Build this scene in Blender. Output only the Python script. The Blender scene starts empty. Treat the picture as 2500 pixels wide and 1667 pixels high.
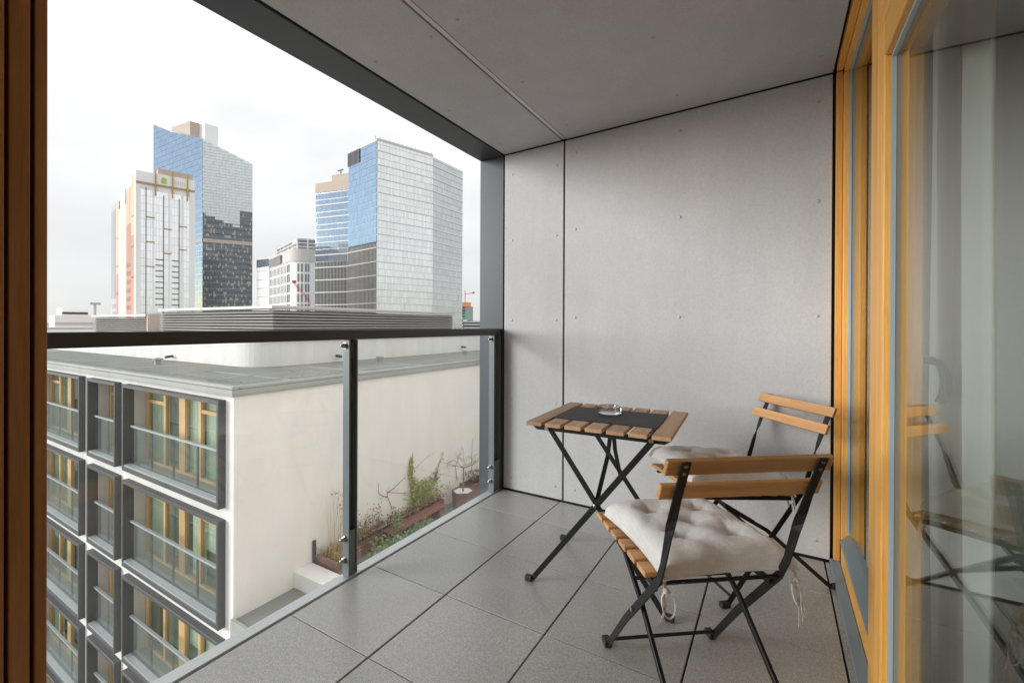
import bpy, bmesh, math, random
import mathutils.noise
from math import sin, cos, pi, radians
from mathutils import Vector, Matrix, Quaternion

R = random.Random(11)
scene = bpy.context.scene
COL = scene.collection

# ------------------------------------------------------------------ camera
cam_d = bpy.data.cameras.new("camera")
cam = bpy.data.objects.new("camera", cam_d)
COL.objects.link(cam)
cam_d.sensor_width = 36.0
cam_d.lens = 1086.0 / 2500 * 36
cam_d.shift_x = (1250 - 1247.6) / 2500
cam_d.shift_y = -(833.5 - 797.0) / 2500
cam_d.clip_start = 0.02
cam_d.clip_end = 5000
_r = Vector((0.85918122, 0.51165249, 0.00439997))
_u = Vector((-0.00526421, 0.00024040, 0.99998612))
_f = Vector((-0.51164433, 0.85919245, -0.0029))
cam.matrix_world = Matrix(((_r.x, _u.x, -_f.x, 0), (_r.y, _u.y, -_f.y, 0), (_r.z, _u.z, -_f.z, 1.12), (0, 0, 0, 1)))
scene.camera = cam

# ------------------------------------------------------------------ world
SUN_EL, SUN_AZ = 10.5, (-0.74, -0.673)        # low veiled sun shining in through the open side
world = bpy.data.worlds.new("World")
scene.world = world
world.use_nodes = True
nt = world.node_tree
nt.nodes.clear()
def wn(t, **k):
    n = nt.nodes.new(t)
    for a, b in k.items():
        setattr(n, a, b)
    return n
def wl(a, b):
    nt.links.new(a, b)
def wmath(op, a, b=None, clamp=False):
    n = wn("ShaderNodeMath", operation=op, use_clamp=clamp)
    for i, v in enumerate((a, b)):
        if v is None:
            continue
        if isinstance(v, (int, float)):
            n.inputs[i].default_value = v
        else:
            wl(v, n.inputs[i])
    return n.outputs[0]
out = wn("ShaderNodeOutputWorld")
tc = wn("ShaderNodeTexCoord")
sky = wn("ShaderNodeTexSky", sky_type="NISHITA", sun_disc=False)
sky.sun_elevation = radians(SUN_EL)
sky.sun_rotation = math.atan2(SUN_AZ[0], SUN_AZ[1])
sky.air_density = 1.0
sky.dust_density = 0.1
sky.ozone_density = 2.0
bg_clear = wn("ShaderNodeBackground")
wl(sky.outputs[0], bg_clear.inputs[0])
bg_clear.inputs[1].default_value = 0.10
sep = wn("ShaderNodeSeparateXYZ")
wl(tc.outputs["Generated"], sep.inputs[0])
zpos = wmath("MAXIMUM", sep.outputs[2], 0.0)
# overcast luminance: brighter towards the zenith
lum = wmath("ADD", wmath("MULTIPLY", zpos, 0.52), 0.490)
mp = wn("ShaderNodeMapping")
mp.inputs["Scale"].default_value = (1.3, 1.3, 3.2)
wl(tc.outputs["Generated"], mp.inputs[0])
nz = wn("ShaderNodeTexNoise")
nz.inputs["Scale"].default_value = 1.6
nz.inputs["Detail"].default_value = 5
nz.inputs["Roughness"].default_value = 0.5
wl(mp.outputs[0], nz.inputs["Vector"])
cl = wmath("MULTIPLY", lum, wmath("ADD", wmath("MULTIPLY", nz.outputs[0], 0.62), 0.70))
ramp = wn("ShaderNodeValToRGB")
ramp.color_ramp.elements[0].color = (0.985, 0.955, 0.955, 1)
ramp.color_ramp.elements[1].color = (0.94, 0.98, 1.0, 1)
wl(nz.outputs[0], ramp.inputs[0])
bg_cloud = wn("ShaderNodeBackground")
wl(ramp.outputs[0], bg_cloud.inputs[0])
wl(cl, bg_cloud.inputs[1])
dotn = wn("ShaderNodeVectorMath", operation="DOT_PRODUCT")
wl(tc.outputs["Generated"], dotn.inputs[0])
dotn.inputs[1].default_value = (-0.80, -0.60, 0.0)
gap = wn("ShaderNodeMapRange", interpolation_type="SMOOTHSTEP")
gap.inputs[1].default_value = 0.66
gap.inputs[2].default_value = 0.95
gap.inputs[3].default_value = 0.93
gap.inputs[4].default_value = 0.25
wl(dotn.outputs["Value"], gap.inputs[0])
mix = wn("ShaderNodeMixShader")
wl(gap.outputs[0], mix.inputs[0])
wl(bg_clear.outputs[0], mix.inputs[1])
wl(bg_cloud.outputs[0], mix.inputs[2])
wl(mix.outputs[0], out.inputs[0])

# ------------------------------------------------------------------ sun
sun_d = bpy.data.lights.new("sun", "SUN")
sun_d.energy = 2.0
sun_d.angle = radians(24)
sun_d.color = (1.0, 0.985, 0.965)
sun = bpy.data.objects.new("sun", sun_d)
COL.objects.link(sun)
_sd = Vector((SUN_AZ[0] * cos(radians(SUN_EL)), SUN_AZ[1] * cos(radians(SUN_EL)), sin(radians(SUN_EL))))
sun.rotation_euler = (-_sd).to_track_quat("-Z", "Y").to_euler()
sun.location = (30, -20, 60)

# ------------------------------------------------------------------ exposure
vs = scene.view_settings
vs.view_transform = "Standard"
vs.look = "None"
vs.gamma = 1.0
vs.exposure = 0.74
vs.use_curve_mapping = False
scene.cycles.use_denoising = True
scene.cycles.max_bounces = 12
scene.cycles.diffuse_bounces = 6
scene.cycles.glossy_bounces = 6
scene.cycles.transmission_bounces = 8
scene.cycles.transparent_max_bounces = 24
scene.cycles.sample_clamp_indirect = 8

# ================================================================== materials
MATS = {}
class NT:
    def __init__(s, name):
        s.m = bpy.data.materials.new(name)
        s.m.use_nodes = True
        s.t = s.m.node_tree
        s.t.nodes.clear()
        s.out = s.n("ShaderNodeOutputMaterial")
    def n(s, t, **k):
        n = s.t.nodes.new(t)
        for a, b in k.items():
            setattr(n, a, b)
        return n
    def l(s, a, b):
        s.t.links.new(a, b)
    def coord(s, scale=(1, 1, 1), kind="Object"):
        c = s.n("ShaderNodeTexCoord")
        m = s.n("ShaderNodeMapping")
        m.inputs["Scale"].default_value = scale
        s.l(c.outputs[kind], m.inputs[0])
        return m.outputs[0]
    def noise(s, vec, scale, detail=4, rough=0.55):
        n = s.n("ShaderNodeTexNoise")
        n.inputs["Scale"].default_value = scale
        n.inputs["Detail"].default_value = detail
        n.inputs["Roughness"].default_value = rough
        s.l(vec, n.inputs["Vector"])
        return n.outputs[0]
    def ramp(s, fac, stops):
        r = s.n("ShaderNodeValToRGB")
        e = r.color_ramp.elements
        while len(e) < len(stops):
            e.new(0.5)
        for i, (p, c) in enumerate(stops):
            e[i].position = p
            e[i].color = (c[0], c[1], c[2], 1)
        s.l(fac, r.inputs[0])
        return r.outputs[0]
    def mixc(s, fac, a, b, mode="MIX"):
        m = s.n("ShaderNodeMix", data_type="RGBA", blend_type=mode)
        if isinstance(fac, (int, float)):
            m.inputs[0].default_value = fac
        else:
            s.l(fac, m.inputs[0])
        for i, v in ((6, a), (7, b)):
            if isinstance(v, tuple):
                m.inputs[i].default_value = (v[0], v[1], v[2], 1)
            else:
                s.l(v, m.inputs[i])
        return m.outputs[2]
    def bsdf(s, color=None, rough=0.5, metal=0.0, spec=0.5, bump=None, bstr=0.2, bdist=0.002, coat=0.0):
        p = s.n("ShaderNodeBsdfPrincipled")
        if isinstance(color, tuple):
            p.inputs["Base Color"].default_value = (color[0], color[1], color[2], 1)
        elif color is not None:
            s.l(color, p.inputs["Base Color"])
        if isinstance(rough, (int, float)):
            p.inputs["Roughness"].default_value = rough
        else:
            s.l(rough, p.inputs["Roughness"])
        p.inputs["Metallic"].default_value = metal
        p.inputs["Specular IOR Level"].default_value = spec
        p.inputs["Coat Weight"].default_value = coat
        if bump is not None:
            b = s.n("ShaderNodeBump")
            b.inputs["Strength"].default_value = bstr
            b.inputs["Distance"].default_value = bdist
            s.l(bump, b.inputs["Height"])
            s.l(b.outputs[0], p.inputs["Normal"])
        s.l(p.outputs[0], s.out.inputs[0])
        return p

def mrough(s, fac, lo, hi):
    m = s.n("ShaderNodeMapRange")
    m.inputs[3].default_value = lo
    m.inputs[4].default_value = hi
    s.l(fac, m.inputs[0])
    return m.outputs[0]

def mat_plain(name, col, rough=0.5, metal=0.0, var=0.12, scale=6.0, spec=0.5, bump=0.0, bscale=60, coat=0.0):
    s = NT(name)
    v = s.coord()
    n = s.noise(v, scale, 5)
    c = s.ramp(n, [(0.3, tuple(x * (1 - var) for x in col)), (0.7, tuple(min(1, x * (1 + var)) for x in col))])
    b = s.noise(v, bscale, 3) if bump else None
    s.bsdf(c, mrough(s, n, max(0.02, rough * 0.85), min(1, rough * 1.15)), metal, spec, b, bump, 0.002, coat)
    MATS[name] = s.m
    return s.m

def mat_wood(name, dark, light, axis, rough=0.45, scale=1.0, coat=0.0, streak=0.0):
    s = NT(name)
    sc = [14.0 * scale] * 3
    sc[axis] = 0.9 * scale
    v = s.coord(tuple(sc))
    oi = s.n("ShaderNodeObjectInfo")
    add = s.n("ShaderNodeVectorMath", operation="ADD")
    mul = s.n("ShaderNodeVectorMath", operation="SCALE")
    mul.inputs[0].default_value = (37.1, 19.7, 53.3)
    s.l(oi.outputs["Random"], mul.inputs["Scale"])
    s.l(v, add.inputs[0])
    s.l(mul.outputs[0], add.inputs[1])
    v = add.outputs[0]
    n1 = s.noise(v, 2.2, 6, 0.6)
    n2 = s.noise(v, 11.0, 4, 0.7)
    c = s.ramp(n1, [(0.28, dark), (0.52, tuple((a + b) / 2 for a, b in zip(dark, light))), (0.74, light)])
    c2 = s.ramp(n2, [(0.35, (0.72, 0.70, 0.66)), (0.6, (1, 1, 1))])
    c = s.mixc(0.55, c, c2, "MULTIPLY")
    hsv = s.n("ShaderNodeHueSaturation")
    s.l(c, hsv.inputs["Color"])
    mr = s.n("ShaderNodeMapRange")
    mr.inputs[3].default_value = 0.86
    mr.inputs[4].default_value = 1.14
    s.l(oi.outputs["Random"], mr.inputs[0])
    s.l(mr.outputs[0], hsv.inputs["Value"])
    s.bsdf(hsv.outputs[0], mrough(s, n2, rough * 0.8, rough * 1.2), 0, 0.45, n2, 0.25, 0.0012, coat)
    MATS[name] = s.m
    return s.m

def mat_thin_glass(name, tint, ior=1.5, refl=(0.95, 0.97, 0.97), dirt=0.0):
    s = NT(name)
    tr = s.n("ShaderNodeBsdfTransparent")
    tr.inputs[0].default_value = (tint[0], tint[1], tint[2], 1)
    gl = s.n("ShaderNodeBsdfGlossy")
    gl.inputs["Color"].default_value = (refl[0], refl[1], refl[2], 1)
    gl.inputs["Roughness"].default_value = 0.0
    fr = s.n("ShaderNodeFresnel")
    geo = s.n("ShaderNodeNewGeometry")
    io = s.n("ShaderNodeMapRange")
    io.inputs[3].default_value = ior
    io.inputs[4].default_value = 1.0 / ior
    s.l(geo.outputs["Backfacing"], io.inputs[0])
    s.l(io.outputs[0], fr.inputs[0])
    m = s.n("ShaderNodeMixShader")
    s.l(fr.outputs[0], m.inputs[0])
    s.l(tr.outputs[0], m.inputs[1])
    s.l(gl.outputs[0], m.inputs[2])
    last = m.outputs[0]
    if dirt:
        df = s.n("ShaderNodeBsdfDiffuse")
        df.inputs[0].default_value = (0.8, 0.8, 0.8, 1)
        nn = s.noise(s.coord(), 1.7, 4, 0.6)
        mr = s.n("ShaderNodeMapRange")
        mr.inputs[1].default_value = 0.35
        mr.inputs[2].default_value = 0.8
        mr.inputs[3].default_value = dirt * 0.25
        mr.inputs[4].default_value = dirt
        s.l(nn, mr.inputs[0])
        m2 = s.n("ShaderNodeMixShader")
        s.l(mr.outputs[0], m2.inputs[0])
        s.l(last, m2.inputs[1])
        s.l(df.outputs[0], m2.inputs[2])
        last = m2.outputs[0]
    s.l(last, s.out.inputs[0])
    MATS[name] = s.m
    return s.m

def mat_panel():                       # fibre cement board
    s = NT("fibre_cement")
    v = s.coord()
    big = s.noise(v, 1.3, 4, 0.6)
    fine = s.noise(v, 120.0, 3, 0.7)
    streak = s.noise(s.coord((9, 9, 0.7)), 1.0, 4, 0.6)
    c = s.ramp(big, [(0.28, (0.530, 0.526, 0.534)), (0.72, (0.622, 0.616, 0.622))])
    c = s.mixc(0.55, c, s.ramp(fine, [(0.32, (0.76, 0.76, 0.77)), (0.62, (1.0, 1.0, 1.0))]), "MULTIPLY")
    c = s.mixc(0.5, c, s.ramp(streak, [(0.3, (0.88, 0.88, 0.89)), (0.7, (1, 1, 1))]), "MULTIPLY")
    oi = s.n("ShaderNodeObjectInfo")
    hv = s.n("ShaderNodeHueSaturation")
    mr = s.n("ShaderNodeMapRange")
    mr.inputs[3].default_value = 0.965
    mr.inputs[4].default_value = 1.03
    s.l(oi.outputs["Random"], mr.inputs[0])
    s.l(mr.outputs[0], hv.inputs["Value"])
    s.l(c, hv.inputs["Color"])
    s.bsdf(hv.outputs[0], 0.62, 0, 0.35, fine, 0.3, 0.0010)
    MATS["panel"] = s.m
mat_panel()

def mat_tile():
    s = NT("stone_tile")
    v = s.coord()
    oi = s.n("ShaderNodeObjectInfo")
    fine = s.noise(v, 260.0, 2, 0.8)
    mid = s.noise(v, 75.0, 3, 0.7)
    big = s.noise(v, 2.4, 4, 0.6)
    c = s.ramp(fine, [(0.30, (0.27, 0.264, 0.250)), (0.52, (0.52, 0.508, 0.485)), (0.72, (0.78, 0.765, 0.73))])
    c = s.mixc(0.6, c, s.ramp(mid, [(0.3, (0.68, 0.68, 0.68)), (0.65, (1.06, 1.05, 1.04))]), "MULTIPLY")
    c = s.mixc(0.5, c, s.ramp(big, [(0.3, (0.80, 0.79, 0.775)), (0.7, (1.06, 1.06, 1.06))]), "MULTIPLY")
    hsv = s.n("ShaderNodeHueSaturation")
    s.l(c, hsv.inputs["Color"])
    mr = s.n("ShaderNodeMapRange")
    mr.inputs[3].default_value = 0.90
    mr.inputs[4].default_value = 1.05
    s.l(oi.outputs["Random"], mr.inputs[0])
    s.l(mr.outputs[0], hsv.inputs["Value"])
    s.bsdf(hsv.outputs[0], mrough(s, mid, 0.24, 0.40), 0, 0.95, fine, 0.10, 0.0006, 0.12)
    MATS["tile"] = s.m
mat_tile()

def mat_render(name, col, stain=0.12):          # painted facade render with rain stains
    s = NT(name)
    v = s.coord()
    big = s.noise(v, 0.35, 5, 0.6)
    st = s.noise(s.coord((1.4, 1.4, 0.22)), 1.0, 6, 0.65)
    fine = s.noise(v, 14.0, 4, 0.6)
    c = s.ramp(big, [(0.3, tuple(x * 0.94 for x in col)), (0.7, col)])
    c = s.mixc(1.0, c, s.ramp(st, [(0.30, (1 - stain, 1 - stain * 1.05, 1 - stain * 1.2)), (0.62, (1, 1, 1))]), "MULTIPLY")
    s.bsdf(c, 0.85, 0, 0.3, fine, 0.3, 0.01)
    MATS[name] = s.m
mat_render("white_render", (0.87, 0.855, 0.835))
mat_render("cream_render", (0.86, 0.815, 0.775), 0.065)

def mat_fabric():
    s = NT("linen")
    v = s.coord()
    a = s.noise(s.coord((420, 26, 60)), 1.0, 2, 0.5)
    b = s.noise(s.coord((26, 420, 60)), 1.0, 2, 0.5)
    n = s.noise(v, 9.0, 4)
    c = s.ramp(n, [(0.3, (0.70, 0.668, 0.662)), (0.7, (0.79, 0.758, 0.752))])
    c = s.mixc(0.35, c, s.ramp(a, [(0.3, (0.78, 0.77, 0.76)), (0.65, (1.05, 1.05, 1.05))]), "MULTIPLY")
    c = s.mixc(0.35, c, s.ramp(b, [(0.3, (0.78, 0.77, 0.76)), (0.65, (1.05, 1.05, 1.05))]), "MULTIPLY")
    ad = s.n("ShaderNodeMath", operation="ADD")
    s.l(a, ad.inputs[0])
    s.l(b, ad.inputs[1])
    p = s.bsdf(c, 0.95, 0, 0.1, ad.outputs[0], 0.6, 0.0016)
    p.inputs["Sheen Weight"].default_value = 0.25
    MATS["linen"] = s.m
mat_fabric()

def mat_tower_glass(name, col, rough=0.04, lit=0.0, metal=0.85):
    s = NT(name)
    v = s.coord()
    geo = s.n("ShaderNodeNewGeometry")
    rnd = geo.outputs["Random Per Island"]
    c = s.ramp(rnd, [(0.0, tuple(x * 0.92 for x in col)), (0.6, col), (1.0, tuple(min(1, x * 1.06) for x in col))])
    p = s.bsdf(c, rough, metal, 0.6)
    if lit:
        e = s.ramp(rnd, [(1 - lit - 0.02, (0, 0, 0)), (1 - lit, (1.0, 0.80, 0.42)), (1.0, (1.0, 0.88, 0.6))])
        s.l(e, p.inputs["Emission Color"])
        p.inputs["Emission Strength"].default_value = 0.11
    MATS[name] = s.m

def mat_foliage(name, a, b, c3):
    s = NT(name)
    geo = s.n("ShaderNodeNewGeometry")
    c = s.ramp(geo.outputs["Random Per Island"], [(0.0, a), (0.5, b), (1.0, c3)])
    p = s.bsdf(c, 0.6, 0, 0.35)
    tr = s.n("ShaderNodeBsdfTranslucent")
    s.l(c, tr.inputs[0])
    m = s.n("ShaderNodeMixShader")
    m.inputs[0].default_value = 0.25
    s.l(p.outputs[0], m.inputs[1])
    s.l(tr.outputs[0], m.inputs[2])
    s.l(m.outputs[0], s.out.inputs[0])
    MATS[name] = s.m

mat_plain("frame_grey", (0.050, 0.062, 0.075), 0.42, 0, 0.05, 1.2, 0.4)
mat_plain("rail_grey", (0.058, 0.060, 0.060), 0.42, 0, 0.08, 4)
mat_plain("post_grey", (0.19, 0.225, 0.24), 0.38, 0, 0.06, 4)
mat_plain("black", (0.012, 0.012, 0.012), 0.55)
mat_plain("black_paint", (0.011, 0.011, 0.012), 0.42, 0, 0.15, 30, 0.35)
mat_plain("rubber", (0.022, 0.022, 0.025), 0.6)
mat_plain("steel", (0.42, 0.40, 0.37), 0.28, 1.0, 0.1, 20)
mat_plain("aluminium", (0.66, 0.68, 0.69), 0.34, 0.25, 0.06, 3)
mat_plain("sill_metal", (0.215, 0.265, 0.290), 0.38, 0.2, 0.05, 3)
mat_plain("gasket", (0.40, 0.48, 0.54), 0.45, 0, 0.04, 3)
mat_plain("rivet", (0.44, 0.43, 0.42), 0.5, 0.1)
mat_plain("joint_strip", (0.72, 0.68, 0.66), 0.4, 0.1, 0.04, 3)
mat_wood("window_wood_z", (0.78, 0.37, 0.075), (0.94, 0.50, 0.135), 2, 0.45, 1.0, 0.0)
mat_wood("window_wood_y", (0.78, 0.37, 0.075), (0.94, 0.50, 0.135), 1, 0.45, 1.0, 0.0)
mat_wood("window_wood_x", (0.78, 0.37, 0.075), (0.94, 0.50, 0.135), 0, 0.45, 1.0, 0.0)
mat_wood("far_wood_z", (0.58, 0.34, 0.14), (0.76, 0.50, 0.25), 2, 0.5)
mat_wood("far_wood_x", (0.58, 0.34, 0.14), (0.76, 0.50, 0.25), 0, 0.5)
mat_wood("door_wood", (0.27, 0.135, 0.058), (0.48, 0.27, 0.125), 2, 0.5, 1.6, 0.0)
mat_wood("chair_wood_x", (0.47, 0.225, 0.085), (0.72, 0.40, 0.175), 0, 0.42, 1.3, 0.1)
mat_wood("table_wood_y", (0.42, 0.245, 0.135), (0.64, 0.40, 0.245), 1, 0.55, 1.3)
mat_wood("planter_wood", (0.20, 0.080, 0.060), (0.33, 0.145, 0.110), 1, 0.7, 0.8)
mat_wood("planter_wood_x", (0.19, 0.105, 0.085), (0.30, 0.18, 0.145), 0, 0.7, 0.8)
mat_wood("light_oak", (0.42, 0.31, 0.19), (0.60, 0.46, 0.31), 1, 0.4, 0.6)
mat_wood("oak_floor", (0.16, 0.11, 0.07), (0.26, 0.19, 0.12), 1, 0.4, 0.6)
mat_thin_glass("pane_glass", (0.93, 0.95, 0.935), 1.52, (0.93, 0.97, 0.95))
mat_thin_glass("rail_glass", (0.965, 0.98, 0.975), 1.45, (0.95, 0.97, 0.97), 0.05)
mat_thin_glass("far_glass", (0.88, 0.92, 0.87), 1.6, (0.92, 0.95, 0.92))
mat_thin_glass("far_rail_glass", (0.86, 0.90, 0.88), 1.5, (0.92, 0.95, 0.93), 0.035)
mat_plain("roof_membrane", (0.235, 0.240, 0.215), 0.8, 0, 0.16, 0.9, 0.3, 0.3, 9)
mat_plain("roof_flashing", (0.36, 0.37, 0.345), 0.55, 0.1, 0.1, 0.8)
mat_plain("far_frame", (0.062, 0.064, 0.068), 0.5, 0, 0.08, 1.0)
mat_plain("far_rail", (0.40, 0.43, 0.45), 0.45, 0.1, 0.05)
mat_plain("far_panel", (0.50, 0.475, 0.465), 0.7, 0, 0.07, 1.5)
mat_plain("far_curtain", (0.78, 0.83, 0.76), 0.9, 0, 0.12, 2.0)
mat_plain("far_room", (0.20, 0.19, 0.15), 0.9, 0, 0.4, 0.8)
mat_plain("louvre_grey", (0.46, 0.44, 0.415), 0.45, 0.2, 0.05, 0.4)
mat_plain("louvre_dark", (0.045, 0.042, 0.04), 0.8)
mat_plain("interior_paint", (0.36, 0.37, 0.34), 0.85, 0, 0.03)
mat_plain("white_paint", (0.82, 0.80, 0.77), 0.85, 0, 0.03)
mat_plain("concrete", (0.34, 0.335, 0.32), 0.85, 0, 0.12, 0.5)
mat_plain("city_ground", (0.20, 0.20, 0.195), 0.9, 0, 0.2, 0.02)
mat_plain("soil", (0.055, 0.035, 0.024), 0.95, 0, 0.3, 20, 0.2, 0.8, 30)
mat_plain("white_gravel", (0.74, 0.73, 0.70), 0.9, 0, 0.14, 25, 0.3, 0.8, 40)
mat_plain("bark", (0.21, 0.165, 0.13), 0.9, 0, 0.25, 30)
mat_plain("cord", (0.26, 0.205, 0.17), 0.9, 0, 0.15, 60)
mat_plain("tie_cloth", (0.60, 0.56, 0.52), 0.95, 0, 0.08, 40)
mat_plain("ash", (0.30, 0.28, 0.26), 0.9, 0, 0.3, 120)
mat_plain("cigarette_paper", (0.80, 0.78, 0.74), 0.8, 0, 0.05)
mat_plain("filter_tan", (0.50, 0.30, 0.14), 0.8, 0, 0.1)
mat_plain("handle_grey", (0.035, 0.036, 0.035), 0.4, 0.2)
mat_plain("facade_white", (0.90, 0.89, 0.87), 0.7, 0, 0.05, 0.05)
mat_plain("facade_stone", (0.60, 0.575, 0.54), 0.75, 0, 0.06, 0.1)
mat_plain("facade_beige", (0.52, 0.425, 0.35), 0.75, 0, 0.08, 0.1)
mat_plain("facade_tan", (0.62, 0.46, 0.29), 0.65, 0, 0.08, 0.1)
mat_plain("facade_gold", (0.52, 0.36, 0.12), 0.5, 0, 0.06, 0.1)
mat_plain("facade_red", (0.50, 0.25, 0.19), 0.7, 0, 0.1, 0.08)
mat_plain("facade_grey", (0.42, 0.42, 0.43), 0.7, 0, 0.05, 0.1)
mat_plain("slot_grey", (0.25, 0.25, 0.255), 0.4, 0, 0.2, 0.2)
mat_plain("facade_dark", (0.06, 0.065, 0.075), 0.5, 0, 0.2, 0.2)
mat_plain("band_white", (0.78, 0.78, 0.76), 0.55, 0, 0.04, 0.1)
mat_plain("joint_glass", (0.50, 0.54, 0.56), 0.25, 0.5, 0.05, 0.1)
mat_plain("band_dark", (0.085, 0.095, 0.105), 0.4, 0, 0.1, 0.1)
mat_plain("logo_green", (0.45, 0.58, 0.05), 0.6, 0, 0.05)
mat_plain("logo_pink", (0.72, 0.52, 0.50), 0.6, 0, 0.05)
mat_plain("crane_red", (0.60, 0.10, 0.07), 0.6, 0, 0.05)
mat_plain("net_orange", (0.72, 0.30, 0.12), 0.8, 0, 0.1, 0.2)
mat_plain("net_green", (0.22, 0.42, 0.33), 0.8, 0, 0.1, 0.2)
mat_plain("far_hedge", (0.05, 0.085, 0.065), 0.95, 0, 0.3, 0.2)
mat_tower_glass("glass_pale", (0.82, 0.845, 0.815))
mat_tower_glass("glass_silver", (0.62, 0.65, 0.64))
mat_tower_glass("glass_blue", (0.60, 0.70, 0.80))
mat_tower_glass("glass_steel", (0.52, 0.58, 0.66))
mat_tower_glass("glass_dark", (0.13, 0.15, 0.165), 0.08, 0.14, 0.35)  # dark panes with glowing specks, coloured like a reflection of other buildings
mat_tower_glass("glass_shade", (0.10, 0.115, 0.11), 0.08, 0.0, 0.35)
mat_tower_glass("glass_mint", (0.95, 0.96, 0.945), 0.12, 0.0, 0.85)
mat_foliage("leaf_green", (0.13, 0.20, 0.075), (0.25, 0.35, 0.14), (0.44, 0.51, 0.26))  # darker lower panes stand in for mirrored buildings
mat_foliage("leaf_ivy", (0.22, 0.26, 0.05), (0.42, 0.44, 0.10), (0.56, 0.54, 0.19))
mat_foliage("leaf_red", (0.17, 0.065, 0.045), (0.30, 0.13, 0.085), (0.42, 0.25, 0.13))
mat_foliage("leaf_dry", (0.14, 0.085, 0.05), (0.24, 0.15, 0.08), (0.30, 0.20, 0.05))
mat_foliage("straw", (0.38, 0.26, 0.12), (0.54, 0.40, 0.21), (0.66, 0.52, 0.30))

def mat_mat():                      # woven black table runner
    s = NT("woven_black")
    v = s.coord()
    w = s.n("ShaderNodeTexWave", wave_type="BANDS", bands_direction="X")
    w.inputs["Scale"].default_value = 90
    w.inputs["Distortion"].default_value = 0.6
    s.l(v, w.inputs["Vector"])
    w2 = s.n("ShaderNodeTexWave", wave_type="BANDS", bands_direction="Y")
    w2.inputs["Scale"].default_value = 60
    w2.inputs["Distortion"].default_value = 0.6
    s.l(v, w2.inputs["Vector"])
    c = s.ramp(w.outputs["Fac"], [(0.2, (0.012, 0.012, 0.013)), (0.8, (0.060, 0.060, 0.064))])
    c = s.mixc(0.5, c, s.ramp(w2.outputs["Fac"], [(0.2, (0.5, 0.5, 0.5)), (0.8, (1.2, 1.2, 1.2))]), "MULTIPLY")
    s.bsdf(c, 0.6, 0, 0.4, w.outputs["Fac"], 0.5, 0.001)
    MATS["woven"] = s.m
mat_mat()

def mat_clear_glass():
    s = NT("clear_glass")
    p = s.n("ShaderNodeBsdfPrincipled")
    p.inputs["Base Color"].default_value = (0.98, 0.99, 0.985, 1)
    p.inputs["Transmission Weight"].default_value = 1.0
    p.inputs["Roughness"].default_value = 0.02
    p.inputs["IOR"].default_value = 1.5
    s.l(p.outputs[0], s.out.inputs[0])
    MATS["clear_glass"] = s.m
mat_clear_glass()

def mat_sheer():
    s = NT("sheer_curtain")
    d = s.n("ShaderNodeBsdfDiffuse")
    d.inputs[0].default_value = (0.85, 0.87, 0.83, 1)
    t = s.n("ShaderNodeBsdfTranslucent")
    t.inputs[0].default_value = (0.85, 0.87, 0.83, 1)
    m = s.n("ShaderNodeMixShader")
    m.inputs[0].default_value = 0.4
    s.l(d.outputs[0], m.inputs[1])
    s.l(t.outputs[0], m.inputs[2])
    tr = s.n("ShaderNodeBsdfTransparent")
    m2 = s.n("ShaderNodeMixShader")
    m2.inputs[0].default_value = 0.06
    s.l(m.outputs[0], m2.inputs[1])
    s.l(tr.outputs[0], m2.inputs[2])
    s.l(m2.outputs[0], s.out.inputs[0])
    MATS["sheer"] = s.m
mat_sheer()

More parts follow.
